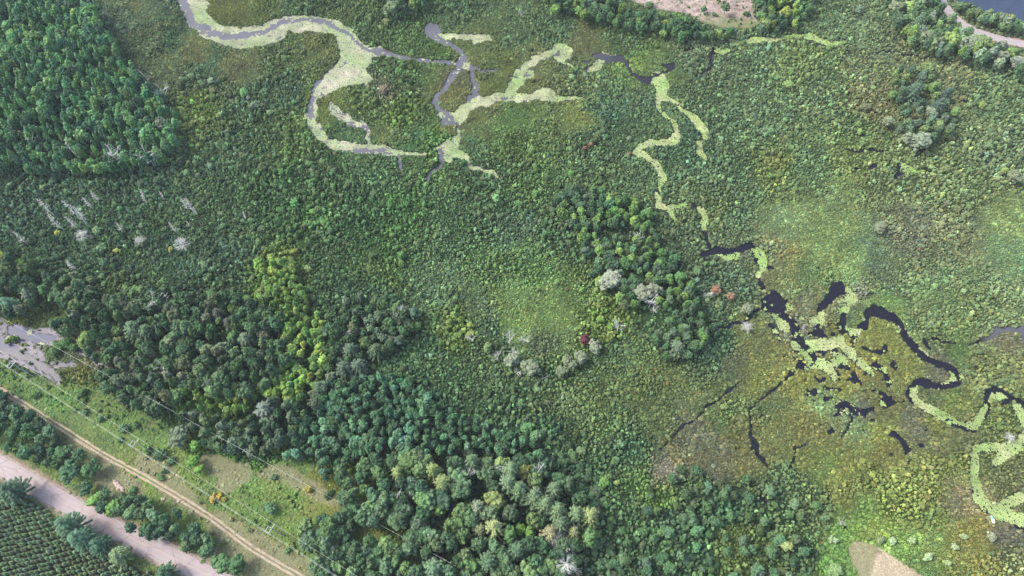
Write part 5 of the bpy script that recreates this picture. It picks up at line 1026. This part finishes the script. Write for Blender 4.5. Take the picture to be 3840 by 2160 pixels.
ok = (pd > 0) & (rng.random(len(X)) < pd) & (hole > (.67 - .5 * pd + .16 * (fbm(X, Y, 13, 87) - .35)))
ok |= (look(WAT, c1, c2) > .5) & (pd <= 0) & (hole > .72) & (rng.random(len(X)) < .5) & ((c1 < 3600) & (c2 < 1300))
X, Y, c1, c2 = X[ok], Y[ok], c1[ok], c2[ok]; n = len(X); print("pads", n)
pal = np.array([196, 208, 160])[None] * (1 - np.clip((c1[:, None] - 2800) / 2500, 0, 1)) + np.array([184, 208, 132])[None] * np.clip((c1[:, None] - 2800) / 2500, 0, 1)
pal = pal * np.exp(rng.normal(0, .03, (n, 1))) * (1 + (fbm(X, Y, 5, 84)[:, None] - .5) * .34) * (1 + (fbm(X, Y, 12, 88)[:, None] - .5) * np.array([[-.35, -.1, -.5]]))
r = rng.uniform(.50, .86, n)
scatter("lily_pads", C_PAD, 8, X, Y, np.full(n, WZ + .02), np.column_stack([r, r, np.ones(n)]), lin(np.clip(pal, 0, 245)) * .49, "pale green lily pads floating along the channels", "lily pads", rng, .0)

# ------------------------------------------------------------------ single shrubs on the strip and in the clearing
SHO = [crown_mesh("bush", 900 + i, [M_LEAF_O], .62, n=34, lobe=.30, leaves=300) for i in range(4)]
BUSH = [(640,3108,1.4,(96,132,96),"blue-green bush under the wires, left one"),(757,3157,1.5,(90,128,84),"green bush left of the pair in the strip meadow"),(800,3145,1.1,(96,134,92),"small bush right of the pair in the strip meadow"),
 (935,3232,2.0,(88,124,90),"dark bush in the meadow above the H-shaped pylon"),(1025,3207,1.4,(84,118,80),"dark round bush in the bright meadow"),(905,3317,1.2,(92,130,86),"small bush left of the middle pylon"),(1105,3388,1.8,(108,152,74),"bright green bush right of the middle pylon"),
 (1205,3428,2.4,(86,124,86),"large dark bush beyond the wires"),(1210,3602,1.3,(104,146,92),"lone bush between the track and the dry slope"),(1240,3555,1.2,(76,112,76),"dark low bush on the dry slope"),(1110,3408,1.0,(120,150,76),"yellow-green bush below the middle pylon"),
 (1290,3480,1.6,(96,140,98),"blue-green bush by the wires on the dry slope"),(2065,3600,1.4,(88,126,88),"bush below the second wire line"),(1610,3760,1.5,(168,156,70),"golden yellow bush, left one of three under the wires"),(1655,3745,1.3,(176,160,72),"golden yellow bush, middle of three under the wires"),
 (1690,3765,1.0,(164,152,80),"golden yellow bush, right one of three under the wires"),(2330,3690,1.5,(150,152,72),"yellow bush by the second path"),(1000,3700,1.5,(90,142,88),"light green bush at the lower roadside group's top"),(1870,3998,1.0,(120,150,92),"tiny pale bush on the dry lower slope"),
 (2400,4308,1.2,(108,140,92),"small bush at the bottom of the strip"),(2170,4155,1.2,(98,134,90),"small bush right of the lower wires"),(270,2980,1.6,(84,124,76),"bush at the left end of the strip"),(620,2960,2.0,(82,118,74),"bush beside the mud flats"),
 (500,2590,2.3,(84,126,76),"green bush on the pond's right bank, upper"),(440,2610,2.0,(96,138,78),"light bush on the pond's right bank"),(560,2625,2.0,(80,118,66),"bush overhanging the dark ditch by the pond"),(410,2660,2.0,(84,124,74),"bush on the pond's lower right bank"),
 (100,2560,1.8,(92,124,62),"bush on the bank below the pond"),(60,2580,1.2,(116,130,60),"olive bush on the pond's left bank"),(5480-90,130-20,1.2,(96,128,88),"low bush on the clearing's pale ground"),(5630,105,1.6,(88,116,78),"low dark bush at the clearing's right side"),(4900,40,2.0,(92,128,84),"bush at the clearing's left rim"),
 (435,1759,1.3,(168,176,88),"pale yellow bush below the snag group"),(885,1894,1.3,(172,178,96),"pale yellow bush, left of the matching two in the left scrub"),(1290,1886,1.2,(170,176,92),"pale yellow bush, right of the matching two in the left scrub"),
 (4835-90,1160+8,1.2,(128,104,90),"reddish bush in the marsh, right one"),(4412,1120,1.1,(140,106,92),"reddish bush in the upper marsh, lower one"),(4458,1092,1.2,(136,108,92),"reddish bush in the upper marsh, upper one"),(2896,680,2.4,(128,122,104),"brownish grey bush on the river's inner bank"),
 (5400,2190,2.2,(136,112,92),"rust brown bush beside the dark channel, upper"),(5515,2240,2.0,(136,114,90),"rust brown bush beside the dark channel, lower"),(6800,755,1.6,(120,72,66),"dull red bush inside the isolated clump"),(7020,3600-70,1.0,(150,160,110),"pale bush by the broken pools"),
 (6732,4082,1.5,(150,178,130),"pale mint bush above the field, left"),(6880,4080,1.4,(148,174,122),"pale mint bush above the field, right"),(7000,4205,1.5,(158,184,132),"pale mint bush right of the bare field"),(7202,4130,1.3,(150,170,124),"pale bush in the lower right olive meadow"),
 (7270,4050,1.2,(146,170,120),"small pale bush near the lily channel"),(7150,4250,1.2,(146,172,118),"small pale bush right of the field tip"),(6300,4080,1.2,(146,172,126),"round pale bush at the wood's corner, upper"),(6270,4070,1.1,(140,166,120),"round pale bush at the wood's corner, left"),
 (7480,4050,1.7,(140,150,120),"grey-green bush at the right lower edge"),(3605,4400,1,(90,120,80),None)]
for cx, cy, r, col, lab in BUSH:
    if lab is None: continue
    x, y = ground(cx, cy, .8 * r); o = bpy.data.objects.new("bush", SHO[int(rng.integers(0, 4))]); ROOT.objects.link(o)
    zb = GZ - .1 if look(STM, cx, cy) > .5 or r < 1.9 else GZ
    o.location = (float(x), float(y), zb + (.5 if look(STM, cx, cy) < .5 else 0)); o.scale = (r, r, r * 1.15); o.rotation_euler = (0, 0, rng.random() * 6.28); o.color = (*[float(q) for q in tintof(np.array(col)) * K], 1)
    o["label"] = lab; o["category"] = "bush"

# ------------------------------------------------------------------ power line: wooden H-frames and wires
PY = [(85, 2745), (1010, 3335), (2035, 3983)]
PH = 15.0
pg = np.array([ground(a, b_, PH) for a, b_ in PY], float)
d0 = pg[1] - pg[0]; d0 /= np.linalg.norm(d0); d1 = pg[2] - pg[1]; d1n = d1 / np.linalg.norm(d1)
pg = np.vstack([pg[0] - d0 * 92, pg, pg[2] + d1n * 95])
dirs = []
for i in range(len(pg)):
    v = pg[min(i + 1, len(pg) - 1)] - pg[max(i - 1, 0)]; v /= np.linalg.norm(v); dirs.append(math.atan2(v[1], v[0]))
labs = [None, "wooden H-frame pylon beside the mud flats", "wooden H-frame pylon in the middle of the bright meadow", "wooden H-frame pylon on the lower part of the strip", None]
ARM = 2.1
for i in range(1, 4):
    x, y = pg[i]; th = dirs[i] + math.pi / 2
    e = bpy.data.objects.new("pylon", None); ROOT.objects.link(e); e.location = (x, y, GZ); e.rotation_euler = (0, 0, th); e["label"] = labs[i]; e["category"] = "power pylon"; e["group"] = "H-frame pylons of the power line"
    def part(nm, bb, m_):
        o = bpy.data.objects.new(nm, bb.mesh(nm, [m_])); ROOT.objects.link(o); o.parent = e; return o
    for dy in (-.85, .85):
        bb = MB(); bb.rod((.2, dy, -.4), (.2, dy, PH + .3), .22, .15, 8); part("pole", bb, M_POLE)
    bb = MB(); bb.box((0, -.85, PH - .3), (2 * ARM, .24, .28)); part("crossarm", bb, M_POLE)
    bb = MB(); bb.box((-ARM / 2 + .2, .85, PH - .3), (ARM + .4, .24, .28)); part("crossarm", bb, M_POLE)
    bb = MB(); bb.box((-ARM + .15, 0, PH - .02), (.2, 1.9, .2)); bb.box((.2, 0, PH - .6), (.16, 1.5, .16)); part("spacer", bb, M_POLE)
    for sx_, dy in ((-ARM + .15, -.85), (-ARM + .15, .85), (ARM - .1, -.85)):
        bb = MB()
        for q in range(4): bb.rod((sx_, dy, PH + .1 + q * .15), (sx_, dy, PH + .19 + q * .15), .15, .09, 8)
        part("insulator", bb, M_INS)
def wire(name, P, sag, rad, lab, grp):
    bb = MB()
    for p, q in zip(P[:-1], P[1:]):
        p = np.array(p); q = np.array(q); n = 14; prev = p
        for k in range(1, n + 1):
            f = k / n; c = p + (q - p) * f - np.array([0, 0, sag * 4 * f * (1 - f)]); bb.rod(prev, c, rad, rad, 5); prev = c
    o = bpy.data.objects.new(name, bb.mesh(name, [M_WIRE])); ROOT.objects.link(o); o["label"] = lab; o["category"] = "wire"; o["group"] = grp
for of, zz, rad, lab in ((-ARM + .05, PH + .6, .028, "power line wire on the road side of the pylons, thicker one"), (-ARM + .45, PH + .6, .022, "power line wire hanging just inside the thick road-side one"), (ARM - .1, PH + .6, .026, "power line wire on the marsh side of the pylons")):
    P = [(pg[i][0] + math.cos(dirs[i] + math.pi / 2) * of, pg[i][1] + math.sin(dirs[i] + math.pi / 2) * of, zz + GZ) for i in range(5)]
    wire("power_line", P, 1.3, rad, lab, "wires of the power line")
# second, lighter line on single poles
SP = [(-700,2010),(640,2740),(1200,3045),(1840,3400),(2550,3785),(3400,4250),(4300,4750)]
sg = [ground(a, b_, 9) for a, b_ in SP]
for i, (x, y) in enumerate(sg):
    if i in (0, 6): continue
    e = bpy.data.objects.new("utility_pole", None); ROOT.objects.link(e); e.location = (float(x), float(y), GZ); e["category"] = "utility pole"; e["group"] = "single poles of the second line"
    e["label"] = ["", "single wooden pole at the pond end of the second line", "single wooden pole beside the wood above the strip", "single wooden pole at the corner of the strip by the olive bushes", "single wooden pole at the far edge of the dry path", "single wooden pole hidden in the bottom wood"][i]
    bb = MB(); bb.rod((0, 0, -.4), (0, 0, 9.2), .16, .11, 7); o = bpy.data.objects.new("pole", bb.mesh("pole", [M_POLE])); ROOT.objects.link(o); o.parent = e
    bb = MB(); bb.box((0, .14, 8.8), (1.6, .12, .14)); o = bpy.data.objects.new("crossarm", bb.mesh("crossarm", [M_POLE])); ROOT.objects.link(o); o.parent = e; e.rotation_euler = (0, 0, dirs[2] + math.pi / 2)
wire("overhead_wire", [(float(x), float(y), 9.2 + GZ) for x, y in sg], .9, .028, "thin overhead wire of the second line along the wood edge", "second line")

# rocks beside the track
RK = [(870,3640),(878,3655),(892,3650),(888,3668),(902,3672),(898,3685),(912,3680),(915,3695),(925,3690),(930,3704),(880,3646),(922,3702),(1232,3770),(1350,3785)]
for i, (cx, cy) in enumerate(RK):
    R = np.random.default_rng(950 + i); bb = MB(); bb.blob((0, 0, .2), (.75, .55, .4), R, .22, I2)
    o = bpy.data.objects.new("rock", bb.mesh("rock", [M_ROCK])); ROOT.objects.link(o); x, y = ground(cx, cy); o.location = (float(x), float(y), GZ - .05); o.rotation_euler = (0, 0, R.random() * 6); s = .8 + .6 * R.random(); o.scale = (s, s, s)
    o["category"] = "rock"
    if i < 12: o["label"] = "pale pink rock in the heap beside the dirt track"; o["group"] = "rock heap beside the dirt track"
    else: o["label"] = ["pale rock alone near the track below the heap", "pale rock alone beside the wheel ruts"][i - 12]

# little boat pulled up by the lily channel
e = bpy.data.objects.new("small_boat", None); ROOT.objects.link(e); x, y = ground(7475, 3925); e.location = (float(x), float(y), 1.0); e.rotation_euler = (0, 0, math.radians(92)); e["label"] = "tiny white and teal boat on the bank of the lily channel"; e["category"] = "boat"
sec = [(-1.5, .45), (-1.0, .62), (0, .7), (.8, .55), (1.5, .08)]; v = []; f = []
for X_, w in sec: v += [(X_, -w, .45), (X_, -w * .6, 0), (X_, w * .6, 0), (X_, w, .45)]
for i in range(4):
    a_ = i * 4
    f += [(a_, a_ + 4, a_ + 5, a_ + 1), (a_ + 1, a_ + 5, a_ + 6, a_ + 2), (a_ + 2, a_ + 6, a_ + 7, a_ + 3)]
f += [(0, 1, 2, 3)]
M_WHITE = plain("white_hull", (.72, .72, .72), rough=.4, lo=.95, hi=1.03); M_TEAL = plain("teal_paint", (.16, .42, .45), rough=.4, lo=.95, hi=1.05)
o = bpy.data.objects.new("hull", mesh_from("hull", v, f, [M_WHITE])); ROOT.objects.link(o); o.parent = e
bb = MB(); bb.box((.75, 0, .47), (1.1, .95, .06)); o = bpy.data.objects.new("deck", bb.mesh("deck", [M_TEAL])); ROOT.objects.link(o); o.parent = e
bb = MB(); bb.box((-.6, 0, .34), (.3, 1.1, .05)); o = bpy.data.objects.new("seat", bb.mesh("seat", [M_WHITE])); ROOT.objects.link(o); o.parent = e

# ordinal for things that would otherwise share a label
byl = {}
for o in ROOT.objects:
    if o.parent is None and "label" in o and "category" in o and o["category"] != "pine tree" and o.get("kind") is None: byl.setdefault(o["label"], []).append(o)
def ordi(n): return {1: "first", 2: "second", 3: "third", 4: "fourth", 5: "fifth", 6: "sixth", 7: "seventh", 8: "eighth", 9: "ninth", 10: "tenth"}.get(n, "%dth" % n if n not in (21, 22, 23) else {21: "21st", 22: "22nd", 23: "23rd"}[n])
for L0, q in byl.items():
    if len(q) < 2: continue
    q.sort(key=lambda o: float(survey(o.location.x, o.location.y, 5)[0]))
    if len(q) == 2: names = ["the left one", "the right one"]
    else: names = [ordi(i + 1) + " from left" for i in range(len(q))]
    for o, nm in zip(q, names):
        o["group"] = L0; t2 = L0 + ", " + nm
        o["label"] = t2
